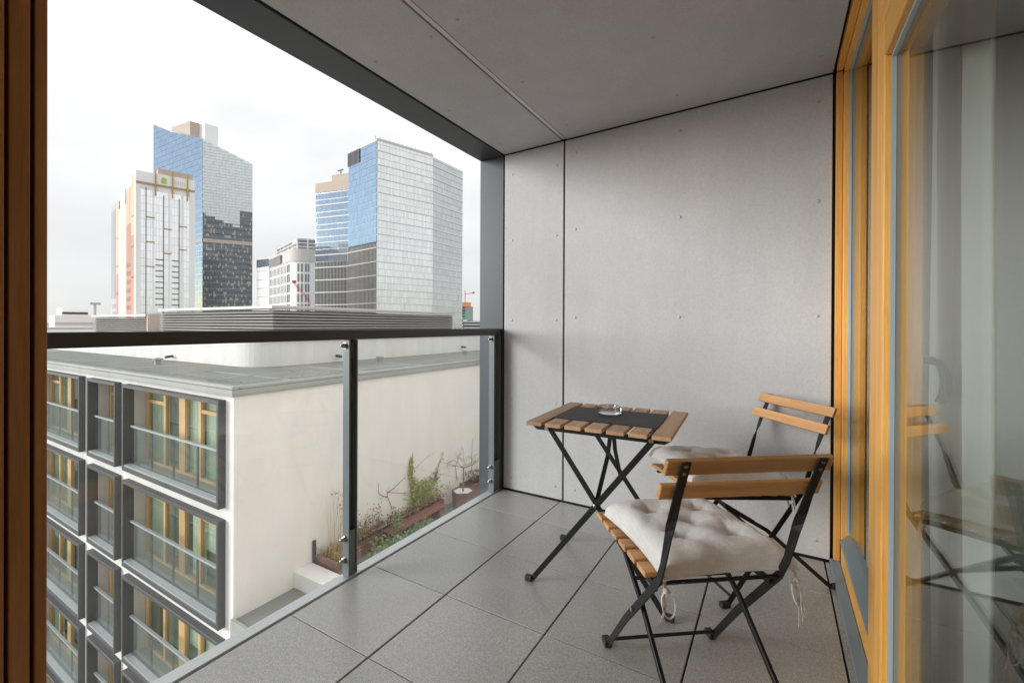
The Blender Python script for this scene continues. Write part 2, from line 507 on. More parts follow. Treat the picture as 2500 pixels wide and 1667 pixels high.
# ================================================================== helpers
ORIG = {}
class MB:
    """collects shapes; build() links them as ONE mesh object"""
    def __init__(s):
        s.v, s.f, s.sm = [], [], []
    def add(s, vs, fs, smooth=False):
        o = len(s.v)
        s.v += [tuple(p) for p in vs]
        for f in fs:
            s.f.append(tuple(i + o for i in f))
            s.sm.append(smooth)
        return s
    def box(s, x0, x1, y0, y1, z0, z1):
        return s.add([(x0, y0, z0), (x1, y0, z0), (x1, y1, z0), (x0, y1, z0), (x0, y0, z1), (x1, y0, z1), (x1, y1, z1), (x0, y1, z1)],
                     [(0, 3, 2, 1), (4, 5, 6, 7), (0, 1, 5, 4), (1, 2, 6, 5), (2, 3, 7, 6), (3, 0, 4, 7)])
    def hexa(s, b, t):                  # bottom quad, top quad (counter-clockwise from above)
        return s.add(list(b) + list(t), [(3, 2, 1, 0), (4, 5, 6, 7), (0, 1, 5, 4), (1, 2, 6, 5), (2, 3, 7, 6), (3, 0, 4, 7)])
    def prism(s, poly, z0, z1):
        n = len(poly)
        vs = [(p[0], p[1], z0) for p in poly] + [(p[0], p[1], z1) for p in poly]
        fs = [tuple(range(n - 1, -1, -1)), tuple(range(n, 2 * n))] + [(i, (i + 1) % n, n + (i + 1) % n, n + i) for i in range(n)]
        return s.add(vs, fs)
    def sweep(s, pts, wdirs, w, t):     # flat bar along points
        pts = [Vector(p) for p in pts]
        n = len(pts)
        if isinstance(wdirs, (Vector, tuple)):
            wdirs = [wdirs] * n
        vs = []
        for i, p in enumerate(pts):
            a = pts[max(i - 1, 0)]
            b = pts[min(i + 1, n - 1)]
            tan = (b - a).normalized()
            wd = Vector(wdirs[i])
            wd = (wd - tan * wd.dot(tan)).normalized()
            nd = tan.cross(wd)
            for u, v in ((-1, -1), (1, -1), (1, 1), (-1, 1)):
                vs.append(p + wd * (u * w / 2) + nd * (v * t / 2))
        fs = [(3, 2, 1, 0), tuple(range(4 * n - 4, 4 * n))]
        for i in range(n - 1):
            for k in range(4):
                fs.append((4 * i + k, 4 * i + (k + 1) % 4, 4 * i + 4 + (k + 1) % 4, 4 * i + 4 + k))
        return s.add(vs, fs)
    def bar(s, a, b, w, t, wd=(0, 0, 1)):
        return s.sweep([a, b], Vector(wd), w, t)
    def tube(s, pts, r, n=6):
        pts = [Vector(p) for p in pts]
        m = len(pts)
        rs = r if isinstance(r, (list, tuple)) else [r] * m
        ref = Vector((0, 0, 1))
        vs = []
        prev = None
        for i, p in enumerate(pts):
            tan = (pts[min(i + 1, m - 1)] - pts[max(i - 1, 0)])
            tan = tan.normalized() if tan.length > 1e-9 else Vector((0, 0, 1))
            if prev is None:
                x = tan.cross(ref)
                if x.length < 0.1:
                    x = tan.cross(Vector((1, 0, 0)))
            else:
                x = prev - tan * prev.dot(tan)
            x.normalize()
            prev = x
            y = tan.cross(x)
            for k in range(n):
                a = 2 * pi * k / n
                vs.append(p + (x * cos(a) + y * sin(a)) * rs[i])
        fs = [tuple(range(n - 1, -1, -1)), tuple(range((m - 1) * n, m * n))]
        for i in range(m - 1):
            for k in range(n):
                fs.append((i * n + k, i * n + (k + 1) % n, (i + 1) * n + (k + 1) % n, (i + 1) * n + k))
        return s.add(vs, fs, True)
    def lathe(s, prof, cx, cy, cz, n=24, axis=None):
        vs, fs = [], []
        for (r, z) in prof:
            for k in range(n):
                a = 2 * pi * k / n
                vs.append(Vector((r * cos(a), r * sin(a), z)))
        for i in range(len(prof) - 1):
            for k in range(n):
                fs.append((i * n + k, i * n + (k + 1) % n, (i + 1) * n + (k + 1) % n, (i + 1) * n + k))
        fs.append(tuple(range(n - 1, -1, -1)))
        fs.append(tuple(range((len(prof) - 1) * n, len(prof) * n)))
        if axis is not None:
            q = Vector((0, 0, 1)).rotation_difference(Vector(axis))
            vs = [q @ v for v in vs]
        return s.add([v + Vector((cx, cy, cz)) for v in vs], fs, True)
    def build(s, name, mat, parent=None, bevel=0.0, seg=2, auto=True):
        o = origin_of(parent)
        me = bpy.data.meshes.new(name)
        me.from_pydata([(p[0] - o[0], p[1] - o[1], p[2] - o[2]) for p in s.v], [], s.f)
        for p, sm in zip(me.polygons, s.sm):
            p.use_smooth = sm
        me.materials.append(MATS[mat] if isinstance(mat, str) else mat)
        me.update()
        ob = bpy.data.objects.new(name, me)
        COL.objects.link(ob)
        if any(s.sm):
            try:
                me.set_sharp_from_angle(angle=radians(40))
            except Exception:
                pass
        if parent is not None:
            ob.parent = parent
        ORIG[ob] = o
        if bevel:
            b = ob.modifiers.new("bevel", "BEVEL")
            b.width = bevel
            b.segments = seg
            b.limit_method = "ANGLE"
            b.harden_normals = False
        return ob

def origin_of(p):
    return ORIG[p] if p is not None else (0, 0, 0)

def tag(o, label=None, cat=None, group=None, kind=None):
    if label: o["label"] = label
    if cat: o["category"] = cat
    if group: o["group"] = group
    if kind: o["kind"] = kind
    return o

def thing(name, loc=(0, 0, 0), label=None, cat=None, group=None, kind=None):
    o = bpy.data.objects.new(name, None)
    o.empty_display_size = 0.1
    COL.objects.link(o)
    o.location = loc
    ORIG[o] = tuple(loc)
    return tag(o, label, cat, group, kind)

CHILD = {}
def kids(o):
    return [c for c in bpy.data.objects if c.parent == o]

def copy_tree(o, parent=None, delta=None):
    c = o.copy()
    COL.objects.link(c)
    if parent is not None:
        c.parent = parent
    if delta is not None:
        c.location = Vector(c.location) + Vector(delta)
    for ch in list(o.children):
        copy_tree(ch, c)
    return c

def share(o, parent, loc):                      # another piece with the same mesh
    c = o.copy()
    COL.objects.link(c)
    c.parent = parent
    c.location = loc
    return c

V = Vector
# ================================================================== SETTING
# ---- ground to the horizon
MB().add([(-3000, -3000, -26), (3000, -3000, -26), (3000, 3000, -26), (-3000, 3000, -26)], [(0, 1, 2, 3)]).build("ground", "city_ground")["kind"] = "structure"

WALL_Y = 2.597
def ceil_z(x):
    return 2.284 + (x + 1.61) * 0.021

# ---- balcony floor: every slab tile is a piece
floor = MB().box(-1.70, 0.30, 0.12, 2.62, -0.30, -0.022).build("balcony_floor", "black")
floor["kind"] = "structure"
xs = [-1.603, -1.175, -0.716, -0.250, 0.205, 0.228]
ys = [0.13, 0.222, 0.631, 1.041, 1.450, 1.860, 2.270, 2.592]
for i in range(4):
    for j in range(len(ys) - 1):
        dz = R.uniform(-0.0008, 0.0008)
        MB().box(xs[i] + 0.0032, xs[i + 1] - 0.0032, ys[j] + 0.0018, ys[j + 1] - 0.0018, -0.020, dz).build("tile", "tile", floor, 0.0016, 1)
MB().box(xs[4] + 0.0032, xs[5], ys[0], ys[-1], -0.020, -0.002).build("edge_strip", "tile", floor)

# ---- far wall with fibre cement panels and their rivets
wall = MB().box(-1.62, 0.30, 2.612, 2.90, -0.28, 2.36).build("balcony_end_wall", "black")
wall["kind"] = "structure"
def wall_panel(x0, x1, rivets):
    z0 = 0.010
    p = MB().hexa([(x0, WALL_Y, z0), (x1, WALL_Y, z0), (x1, 2.610, z0), (x0, 2.610, z0)],
                  [(x0, WALL_Y, ceil_z(x0) - 0.005), (x1, WALL_Y, ceil_z(x1) - 0.005), (x1, 2.610, ceil_z(x1) - 0.005), (x0, 2.610, ceil_z(x0) - 0.005)]).build("panel", "panel", wall, 0.0015, 1)
    first = None
    for (x, z) in rivets:
        if first is None:
            first = MB().lathe([(0.0085, 0), (0.0085, 0.0012), (0.0055, 0.0026), (0.002, 0.0031)], 0, 0, 0, 12, (0, -1, 0)).build("rivet", "rivet", p)
            first.location = (x, WALL_Y, z)
        else:
            share(first, p, (x, WALL_Y, z))
wall_panel(-1.601, -1.1640, [(x, z) for x in (-1.541, -1.212) for z in (0.09, 0.62, 1.155, 1.695, 2.14)])
wall_panel(-1.1525, 0.2265, [(x, z) for x in (-1.080, -0.460, 0.172) for z in (0.09, 0.625, 1.170, 1.722, 2.20)])

# ---- ceiling
ceiling = MB().box(-1.62, 0.30, 0.12, 2.90, 2.352, 2.70).build("balcony_ceiling", "black")
ceiling["kind"] = "structure"
def ceil_panel(x0, x1, rivets):
    y0, y1 = 0.14, 2.590
    p = MB().hexa([(x0, y0, ceil_z(x0)), (x1, y0, ceil_z(x1)), (x1, y1, ceil_z(x1)), (x0, y1, ceil_z(x0))],
                  [(x0, y0, 2.345), (x1, y0, 2.345), (x1, y1, 2.345), (x0, y1, 2.345)]).build("panel", "panel", ceiling, 0.0015, 1)
    first = None
    for (x, y) in rivets:
        if first is None:
            first = MB().lathe([(0.0085, 0), (0.0085, 0.0012), (0.0055, 0.0026), (0.002, 0.0031)], 0, 0, 0, 12, (0, 0, -1)).build("rivet", "rivet", p)
            first.location = (x, y, ceil_z(x))
        else:
            share(first, p, (x, y, ceil_z(x)))
ceil_panel(-1.601, -1.1745, [(x, y) for x in (-1.535, -1.215) for y in (0.35, 0.87, 1.39, 1.91, 2.43)])
ceil_panel(-1.1415, 0.2265, [(x, y) for x in (-1.062, -0.445, 0.165) for y in (0.35, 0.87, 1.37, 1.88, 2.41)])
MB().box(-1.168, -1.148, 0.14, 2.590, ceil_z(-1.158) + 0.004, 2.35).build("joint_strip", "joint_strip", ceiling)

# ---- apartment interior and the building that holds the balcony
def struct(name, mb, mat):
    o = mb.build(name, mat)
    o["kind"] = "structure"
    return o
struct("room_floor", MB().box(-1.7, 4.2, -2.8, 0.118, -0.30, -0.012), "light_oak")
struct("room_floor", MB().box(0.402, 4.2, 0.12, 2.9, -0.30, -0.012), "oak_floor")
struct("room_ceiling", MB().box(-1.7, 4.2, -2.8, 0.118, 2.42, 2.70), "white_paint")
struct("room_ceiling", MB().box(0.402, 4.2, 0.12, 2.9, 2.42, 2.70), "interior_paint")
rw = MB()
rw.box(4.2, 4.4, 0.121, 3.1, -0.3, 2.7)
rw.box(0.42, 4.19, 2.91, 3.1, -0.3, 2.7)
struct("room_wall", rw, "interior_paint")
rw = MB()
rw.box(4.2, 4.4, -3.0, 0.119, -0.3, 2.7)
rw.box(-1.9, 4.19, -3.0, -2.81, -0.3, 2.7)
rw.box(-1.9, -1.71, -2.80, 0.10, -0.3, -0.02)  # invented west opening, out of view, lets the sun through to the balcony
rw.box(-1.9, -1.71, -2.80, 0.10, 2.43, 2.7)
struct("room_wall", rw, "white_paint")  # unseen half of the room, made white to bounce sunlight onto the balcony
body = thing("residential_block", (0, 0, -26), "grey block that carries the balcony itself", "building")
MB().box(-1.62, 14, -14, 24, -26, -0.34).box(-1.62, 14, 3.12, 24, -0.33, 8.99).box(-1.62, 14, -14, -3.02, -0.33, 8.99).box(-1.62, 14, -3.01, 3.11, 2.72, 8.99).build("wall", "cream_render", body)

# ---- terrace of the lower storey between the two wings
TZ = -5.87
struct("terrace", MB().box(-10.96, -1.63, 5.67, 30, TZ - 0.4, TZ), "roof_membrane")

# ================================================================== BALCONY FRAME AND RAILING
fr = thing("opening_frame", (-1.7, 2.6, 0), "dark grey metal surround of the balcony opening, head and jamb", "frame")
MB().box(-1.806, -1.6115, -0.6, 2.5965, 2.279, 2.62).build("head", "frame_grey", fr, 0.002, 1)
MB().box(-1.806, -1.6115, 2.598, 2.95, -0.35, 2.62).build("jamb", "frame_grey", fr, 0.002, 1)

rl = thing("balcony_railing", (-1.64, 1.35, 0), "dark grey handrail and posts holding clear glass panes", "railing")
MB().box(-1.672, -1.622, 0.13, 2.592, 1.053, 1.096).build("handrail", "rail_grey", rl, 0.002, 2)
def rail_post(y0, y1, bolts):
    m = MB()                                     # channel open towards the balcony
    m.box(-1.664, -1.622, y0, y0 + 0.006, 0.0, 1.052)
    m.box(-1.664, -1.622, y1 - 0.006, y1, 0.0, 1.052)
    m.box(-1.664, -1.658, y0 + 0.0062, y1 - 0.0062, 0.0, 1.052)
    m.box(-1.634, -1.628, y0 + 0.0062, y1 - 0.0062, 0.0, 0.20)
    p = m.build("post", "post_grey", rl, 0.001, 1)
    for z in bolts:
        b = MB()
        b.lathe([(0.016, 0), (0.016, 0.003)], -1.650, y0, z, 14, (0, -1, 0))
        b.lathe([(0.0125, 0.003), (0.0125, 0.010), (0.008, 0.013), (0.006, 0.024), (0.002, 0.026)], -1.650, y0, z, 6, (0, -1, 0))
        b.build("bolt", "steel", p)
    return p
rail_post(1.326, 1.374, (0.07, 0.165, 1.025))
rail_post(2.505, 2.590, (0.07, 0.165, 1.025))
for (y0, y1) in ((0.14, 1.345), (1.357, 2.588)):
    MB().box(-1.689, -1.677, y0, y1, -0.02, 1.045).build("glass_pane", "rail_glass", rl)
MB().box(-1.700, -1.621, 0.13, 2.5955, -0.12, -0.0225).build("base_ledge", "aluminium", rl)
MB().box(-1.676, -1.621, 0.13, 2.5955, -0.022, -0.003).build("clamp_profile", "aluminium", rl, 0.001, 1)

# cord knotted round the top of the post
cd = MB()
for k, (dx, dl) in enumerate(((0, 0.20), (0.006, 0.27), (-0.006, 0.24), (0.003, 0.16))):
    pts = []
    for i in range(15):
        t = i / 14
        pts.append((-1.646 + dx + 0.006 * sin(t * 9 + k * 2), 1.350 + 0.009 * sin(t * 7 + k * 1.7), 1.046 - dl * t))
    cd.tube(pts, 0.0028, 5)
for k in range(3):
    cd.tube([(-1.646 + 0.012 * cos(a), 1.350 + 0.012 * sin(a), 0.985 - 0.006 * k + 0.003 * sin(a)) for a in [i * pi / 6 for i in range(13)]], 0.003, 5)
tag(cd.build("cord", "cord"), "brown cord knotted inside the middle railing post", "cord")

# ================================================================== WINDOWS ON THE RIGHT
fw = thing("fixed_window", (0.27, 2.1, 0), "wood framed window beside the grey end wall, with metal sill", "window")
MB().box(0.238, 0.262, 2.560, 2.594, 0.03, 2.305).build("jamb", "window_wood_z", fw, 0.002)
MB().box(0.2635, 0.330, 2.535, 2.585, 0.13, 2.29).build("jamb", "window_wood_z", fw, 0.003)
MB().box(0.238, 0.262, 1.67, 2.5595, 2.307, 2.35).build("head", "window_wood_y", fw, 0.002)
MB().box(0.2635, 0.330, 1.67, 2.5345, 2.288, 2.35).build("head", "window_wood_y", fw, 0.003)
MB().box(0.262, 0.330, 1.67, 2.5345, 0.02, 0.128).build("bottom_rail", "window_wood_y", fw, 0.002)
MB().hexa([(0.258, 1.67, 0.129), (0.300, 1.67, 0.129), (0.300, 2.534, 0.129), (0.258, 2.534, 0.129)],
          [(0.262, 1.67, 0.142), (0.300, 1.67, 0.178), (0.300, 2.534, 0.178), (0.262, 2.534, 0.142)]).build("drip_rail", "sill_metal", fw)
MB().box(0.283, 0.2925, 2.527, 2.5345, 0.18, 2.287).build("gasket", "gasket", fw)
MB().box(0.283, 0.2925, 1.672, 2.526, 2.280, 2.2875).build("gasket", "gasket", fw)
MB().box(0.294, 0.300, 1.672, 2.534, 0.179, 2.287).build("glass_pane", "pane_glass", fw)
MB().hexa([(0.224, 0.16, 0.0), (0.260, 0.16, 0.0), (0.260, 2.590, 0.0), (0.224, 2.590, 0.0)],
          [(0.224, 0.16, 0.020), (0.2605, 0.16, 0.034), (0.2605, 2.590, 0.034), (0.224, 2.590, 0.020)]).build("sill", "sill_metal", fw, 0.0015, 1)
post = MB().box(0.238, 0.340, 1.568, 1.668, 0.035, 2.35).build("mullion", "window_wood_z", fw, 0.004)

bd = thing("balcony_door", (0.27, 1.0, 0), "large glazed wooden balcony door at the right, chairs mirrored in it", "door")
MB().box(0.2365, 0.318, 1.484, 1.5655, 0.035, 1.9185).build("stile", "window_wood_z", bd, 0.004)
MB().box(0.2365, 0.318, 0.36, 0.45, 0.035, 1.9185).build("stile", "window_wood_z", bd, 0.004)
MB().box(0.2365, 0.318, 0.4515, 1.4825, 1.819, 1.9185).build("top_rail", "window_wood_y", bd, 0.004)
MB().box(0.2365, 0.318, 0.4515, 1.4825, 0.035, 0.150).build("bottom_rail", "window_wood_y", bd, 0.004)
MB().box(0.2385, 0.340, 0.30, 1.5665, 1.926, 2.35).build("frame_head", "window_wood_y", bd, 0.004)
MB().box(0.2385, 0.340, 0.20, 0.355, 0.035, 1.925).build("frame_post", "window_wood_z", bd, 0.004)
MB().box(0.252, 0.2615, 1.477, 1.4835, 0.152, 1.818).build("gasket", "gasket", bd)
MB().box(0.252, 0.2615, 0.452, 1.476, 1.811, 1.8185).build("gasket", "gasket", bd)
MB().box(0.2620, 0.2680, 0.4515, 1.4835, 0.151, 1.818).build("glass_pane", "pane_glass", bd)
h = MB()
h.box(0.3185, 0.326, 1.530, 1.556, 0.965, 1.075)
h.build("handle_plate", "handle_grey", bd, 0.003)
hp = [(0.326, 1.543, 1.035), (0.345, 1.543, 1.034), (0.360, 1.543, 1.028), (0.369, 1.543, 1.012), (0.374, 1.543, 0.990), (0.374, 1.543, 0.965), (0.370, 1.543, 0.943), (0.362, 1.543, 0.925)]
MB().tube(hp, [0.011, 0.0105, 0.0105, 0.011, 0.0115, 0.012, 0.012, 0.011], 10).build("handle", "handle_grey", bd)
# black joint between frame and structure
struct("window_reveal", MB().box(0.345, 0.401, 0.13, 2.70, 2.30, 2.415).box(0.345, 0.401, 2.60, 2.90, -0.012, 2.299).box(0.345, 0.401, 0.12, 0.198, -0.012, 2.299).box(0.345, 0.401, 0.199, 2.599, -0.02, 0.02), "black")

# dark door frame at the left edge of the view
df = thing("wooden_door_frame", (-0.77, 0.15, 0), "dark brown grooved door frame upright at the left edge", "door frame")
MB().box(-0.86, -0.755, 0.1640, 0.1750, 0, 2.41).build("stop_strip", "door_wood", df, 0.0015)
MB().box(-0.86, -0.785, 0.1600, 0.1639, 0, 2.41).build("groove", "door_wood", df)
MB().box(-0.86, -0.752, 0.1425, 0.1599, 0, 2.41).build("jamb_board", "door_wood", df, 0.0015)
MB().box(-0.86, -0.785, 0.1385, 0.1424, 0, 2.41).build("groove", "door_wood", df)
MB().box(-0.86, -0.746, 0.0300, 0.1384, 0, 2.41).build("casing", "door_wood", df, 0.002)
MB().box(-1.60, -0.861, 0.075, 0.083, 0.10, 2.30).build("added_side_light", "pane_glass", df)  # added glazing with its rails, out of view, so sun passes through
MB().box(-1.60, -0.861, 0.04, 0.12, -0.01, 0.099).build("bottom_rail", "door_wood", df)
MB().box(-1.60, -0.861, 0.04, 0.12, 2.301, 2.41).build("top_rail", "door_wood", df)
MB().box(-1.70, -1.601, 0.03, 0.128, -0.01, 2.41).build("added_post", "door_wood", df)  # closes the added strip of glazing

# sheer curtain behind the door glass
cu = MB()
n = 90
vs, fs = [], []
for i in range(n + 1):
    t = i / n
    y = 1.47 + 0.35 * t
    x = 0.425 + 0.020 * sin(t * 30) + 0.008 * sin(t * 71 + 1)
    for z in (0.02, 0.8, 1.6, 2.38):
        vs.append((x + 0.012 * sin(z * 2 + t * 9) * (2.38 - z) / 2.38, y + 0.012 * (2.38 - z) * (0.5 - t), z))
for i in range(n):
    for k in range(3):
        a = i * 4 + k
        fs.append((a, a + 4, a + 5, a + 1))
cu.add(vs, fs, True)
c = cu.build("sheer_curtain", "sheer")
sol = c.modifiers.new("solid", "SOLIDIFY")
sol.thickness = 0.001
tag(c, "pale sheer curtain hanging inside behind the door glass", "curtain")

# ================================================================== FOLDING CHAIRS
def make_chair():
    root = thing("folding_chair", (0, 0, 0))
    HW = 0.217
    th = math.atan2(0.165, 0.36)                 # backrest slope
    # back slats
    for (b, hh) in ((-0.139, 0.777), (-0.104, 0.706)):
        m = MB()
        c0 = V((0, b, hh))
        up = V((0, -sin(0.41), cos(0.41)))
        fw_ = V((0, cos(0.41), sin(0.41)))
        pts = []
        for s in (-HW, HW):
            for (u, w) in ((-1, -1), (-1, 1), (1, 1), (1, -1)):
                pts.append(c0 + V((s, 0, 0)) + up * (u * 0.0215) + fw_ * (0.010 + w * 0.0075))
        m.add(pts, [(3, 2, 1, 0), (4, 5, 6, 7), (0, 1, 5, 4), (1, 2, 6, 5), (2, 3, 7, 6), (3, 0, 4, 7)])
        m.build("back_slat", "chair_wood_x", root, 0.003, 2)
    # upright that turns into the front leg
    for s in (-1, 1):
        x = 0.176 * s
        pts = [(x, -0.157, 0.800), (x, -0.140, 0.763), (x, -0.108, 0.690), (x, -0.088, 0.640), (x, -0.076, 0.612), (x, -0.066, 0.585),
               (x, -0.035, 0.490), (x, -0.006, 0.432), (x * 1.03, 0.10, 0.312), (x * 1.06, 0.20, 0.200), (x * 1.09, 0.336, 0.030), (x * 1.095, 0.348, 0.016)]
        wd = []
        for i, p in enumerate(pts):
            a = V(pts[max(i - 1, 0)])
            b = V(pts[min(i + 1, len(pts) - 1)])
            tan = (b - a).normalized()
            inpl = tan.cross(V((1, 0, 0))).normalized()
            k = 0 if i < 3 else (1 if i > 5 else (i - 2) / 4)
            wd.append(V((1, 0, 0)) * (1 - k) + inpl * k * (1 if True else -1))
        leg = MB().sweep(pts, wd, 0.024, 0.005).build("leg", "black_paint", root, 0.001, 1)
        fx = x * 1.095
        MB().box(fx - 0.013, fx + 0.013, 0.345, 0.386, 0.001, 0.022).build("foot_cap", "rubber", leg, 0.004)
        for (b, hh) in ((-0.153, 0.790), (-0.144, 0.770), (-0.1165, 0.712), (-0.1075, 0.692)):
            n_ = V((0, -cos(0.41), -sin(0.41)))
            p0 = V((x, b + 0.001, hh)) + n_ * 0.0018
            r_ = MB().lathe([(0.0052, 0), (0.0050, 0.0022), (0.0022, 0.0024), (0.0019, 0.0012)], p0.x, p0.y, p0.z, 12, n_)
            r_.build("rivet", "steel", leg)
        # rear leg, inside the front one
        x2 = 0.158 * s
        rleg = MB().sweep([(x2, 0.345, 0.398), (x2, 0.145, 0.282), (x2, -0.170, 0.012), (x2, -0.186, 0.006)], V((0, 0.62, -0.78)), 0.016, 0.012).build("leg", "black_paint", root, 0.0015, 1)
        MB().box(x2 - 0.011, x2 + 0.011, -0.210, -0.176, 0.001, 0.020).build("foot_cap", "rubber", rleg, 0.004)
        # pivot bolt
        MB().lathe([(0.006, 0), (0.006, 0.004), (0.002, 0.006)], x * 1.04 + 0.0045 * s, 0.146, 0.262, 10, (s, 0, 0)).build("pivot_bolt", "steel", leg)
        MB().sweep([(0.168 * s, 0.02, 0.400), (0.168 * s, 0.47, 0.386)], V((0, 0, 1)), 0.020, 0.006).build("seat_bearer", "black_paint", root)
    for (b, hh, w_) in ((0.0, 0.425, 0.172), (0.335, 0.040, 0.190), (0.205, 0.322, 0.156)):
        MB().tube([(-w_, b, hh), (w_, b, hh)], 0.0058, 8).build("cross_rod", "black_paint", root)
    for k in range(6):
        b = 0.462 - 0.0775 * k
        zz = 0.398 + 0.0032 * k
        MB().box(-0.192, 0.192, b - 0.029, b + 0.029, zz, zz + 0.016).build("seat_slat", "chair_wood_x", root, 0.003, 2)
    return root

chair = make_chair()
tag(chair, "folding chair seen from behind, nearest the camera, grey cushion tied on", "chair", "folding bistro chairs")
chair2 = copy_tree(chair)
tag(chair2, "folding chair in the corner against the end wall, facing the table", "chair", "folding bistro chairs")
chair.location = (-0.132, 1.341, 0.0)
chair.rotation_euler = (0, 0, radians(37.0))
chair2.location = (-0.024, 2.338, 0.0)
chair2.rotation_euler = (0, 0, radians(131.1))
chair2.scale = (0.978,) * 3
# its seat sits tipped up a little at the front
_t = radians(6.0)
_pv = V((0, 0.0, 0.405))
for ch in chair2.children:
    if ch.name.startswith("seat_"):
        q = Matrix.Rotation(_t, 3, "X")
        ch.rotation_euler = (_t, 0, 0)
        ch.location = _pv - q @ _pv + V((0, 0, 0.012))

# cushions
def make_cushion(seed):
    rr = random.Random(seed)
    N = 96
    W, D, T = 0.200, 0.226, 0.100
    tufts = [(-0.085, -0.095), (0.085, -0.095), (0, 0.0), (-0.085, 0.095), (0.085, 0.095)]
    ph = [rr.uniform(0, 6) for _ in range(6)]
    def top(u, v):
        eu = 1 - abs(u) ** 5
        ev = 1 - abs(v) ** 5
        e = max(0.0, eu * ev) ** 0.30
        x, y = u * W, v * D
        z = T * e * (0.94 + 0.05 * sin(9 * x * 5 + ph[0]) * cos(7 * y * 4 + ph[1]))
        for (tx, ty) in tufts:
            d = math.hypot(x - tx, y - ty)
            z -= 0.046 * math.exp(-(d / 0.017) ** 2) + 0.020 * math.exp(-(d / 0.055) ** 2)
            a = math.atan2(y - ty, x - tx)
            z -= 0.011 * math.exp(-(d / 0.045) ** 2) * (0.5 + 0.5 * cos(5 * a + ph[2] + tx * 40)) ** 3
        z += 0.0022 * sin(60 * x + 23 * y + ph[3]) * e * math.exp(-((abs(v) - 0.85) / 0.22) ** 2)
        z += 0.0022 * sin(70 * y - 19 * x + ph[4]) * e * math.exp(-((abs(u) - 0.85) / 0.22) ** 2)
        nv = mathutils.noise.noise(V((x * 16 + seed, y * 16, 0.3)))
        nw = mathutils.noise.noise(V((x * 55 + 9 * nv, y * 38 + seed, 1.7)))
        z += e * (0.006 * nv + 0.0026 * (abs(nw) * -1.0 + 0.3))
        return max(z, 0.0)
    vs, fs = [], []
    def idx(i, j):
        return i * (N + 1) + j
    for i in range(N + 1):
        for j in range(N + 1):
            u, v = -1 + 2 * i / N, -1 + 2 * j / N
            pin = 1 - 0.085 * (1 - abs(v) ** 2) * abs(u) ** 3
            pin2 = 1 - 0.085 * (1 - abs(u) ** 2) * abs(v) ** 3
            vs.append((u * W * pin, v * D * pin2, 0.016 + top(u, v) * 0.78))
    M0 = len(vs)
    for i in range(N + 1):
        for j in range(N + 1):
            u, v = -1 + 2 * i / N, -1 + 2 * j / N
            e = max(0.0, (1 - abs(u) ** 6) * (1 - abs(v) ** 6)) ** 0.5
            pin = 1 - 0.085 * (1 - abs(v) ** 2) * abs(u) ** 3
            pin2 = 1 - 0.085 * (1 - abs(u) ** 2) * abs(v) ** 3
            vs.append((u * W * pin, v * D * pin2, 0.0155 - 0.0150 * e))
    for i in range(N):
        for j in range(N):
            fs.append((idx(i, j), idx(i + 1, j), idx(i + 1, j + 1), idx(i, j + 1)))
            fs.append((M0 + idx(i, j), M0 + idx(i, j + 1), M0 + idx(i + 1, j + 1), M0 + idx(i + 1, j)))
    for i in range(N):
        for (a, b, c_, d) in ((idx(i, 0), idx(i + 1, 0), 0, 1), (idx(i + 1, N), idx(i, N), 0, 1), (idx(0, i + 1), idx(0, i), 0, 1), (idx(N, i), idx(N, i + 1), 0, 1)):
            fs.append((b, a, M0 + a, M0 + b))
    root = thing("seat_cushion", (0, 0, 0))
    MB().add(vs, fs, True).build("cushion_body", "linen", root)
    # seam piping round the edge
    pp = []
    for k in range(4 * 24):
        t = k / 24
        q, w_ = int(t), t - int(t)
        u, v = [(-1 + 2 * w_, -1), (1, -1 + 2 * w_), (1 - 2 * w_, 1), (-1, 1 - 2 * w_)][q]
        pin = 1 - 0.085 * (1 - abs(v) ** 2) * abs(u) ** 3
        pin2 = 1 - 0.085 * (1 - abs(u) ** 2) * abs(v) ** 3
        pp.append((u * W * pin, v * D * pin2, 0.016))
    pp.append(pp[0])
    MB().tube(pp, 0.0022, 5).build("piping", "linen", root)
    # ties at the two rear corners
    for s in (-1, 1):
        m = MB()
        x0, y0, z0 = s * 0.186, -0.207, 0.016
        loop = [(x0, y0, z0), (x0 + s * 0.008, y0 - 0.010, z0 - 0.012), (x0 + s * 0.006, y0 - 0.016, z0 - 0.030)]
        m.sweep(loop, V((1, 0.3, 0)), 0.010, 0.0014)
        kx, ky, kz = loop[-1]
        ring = []
        for k in range(13):
            a = pi / 2 + 2 * pi * k / 12
            ring.append((kx - s * 0.004 + 0.019 * cos(a) * (1 if s < 0 else 0.6), ky - 0.004 + 0.008 * sin(a), kz - 0.032 + 0.032 * sin(a)))
        m.sweep(ring, V((0.2, 1, 0.1)), 0.0075, 0.0014)
        m.lathe([(0.003, -0.008), (0.0085, -0.003), (0.0085, 0.003), (0.003, 0.008)], kx, ky, kz, 10)
        m.sweep([(kx, ky, kz), (kx - s * 0.012, ky - 0.008, kz - 0.004), (kx - s * 0.026, ky - 0.006, kz + 0.003)], V((0, 0.3, 1)), 0.009, 0.0014)
        ln = 0.075 if s < 0 else 0.125
        for q in range(2 if s < 0 else 4):
            pts = [(kx + 0.003 * q, ky, kz)]
            for k in range(1, 8):
                t = k / 7
                pts.append((kx + s * 0.010 * t + rr.uniform(-0.004, 0.004) + 0.006 * (q - 1) * t, ky - 0.006 * t + rr.uniform(-0.003, 0.003), kz - ln * t * (1 - 0.12 * q)))
            if q % 2 == 0:
                m.sweep(pts, V((1, 0.4 * q, 0)), 0.0065, 0.0013)
            else:
                m.tube(pts, 0.0011, 4)
        m.build("tie", "tie_cloth", root)
    return root
cu1 = make_cushion(3)
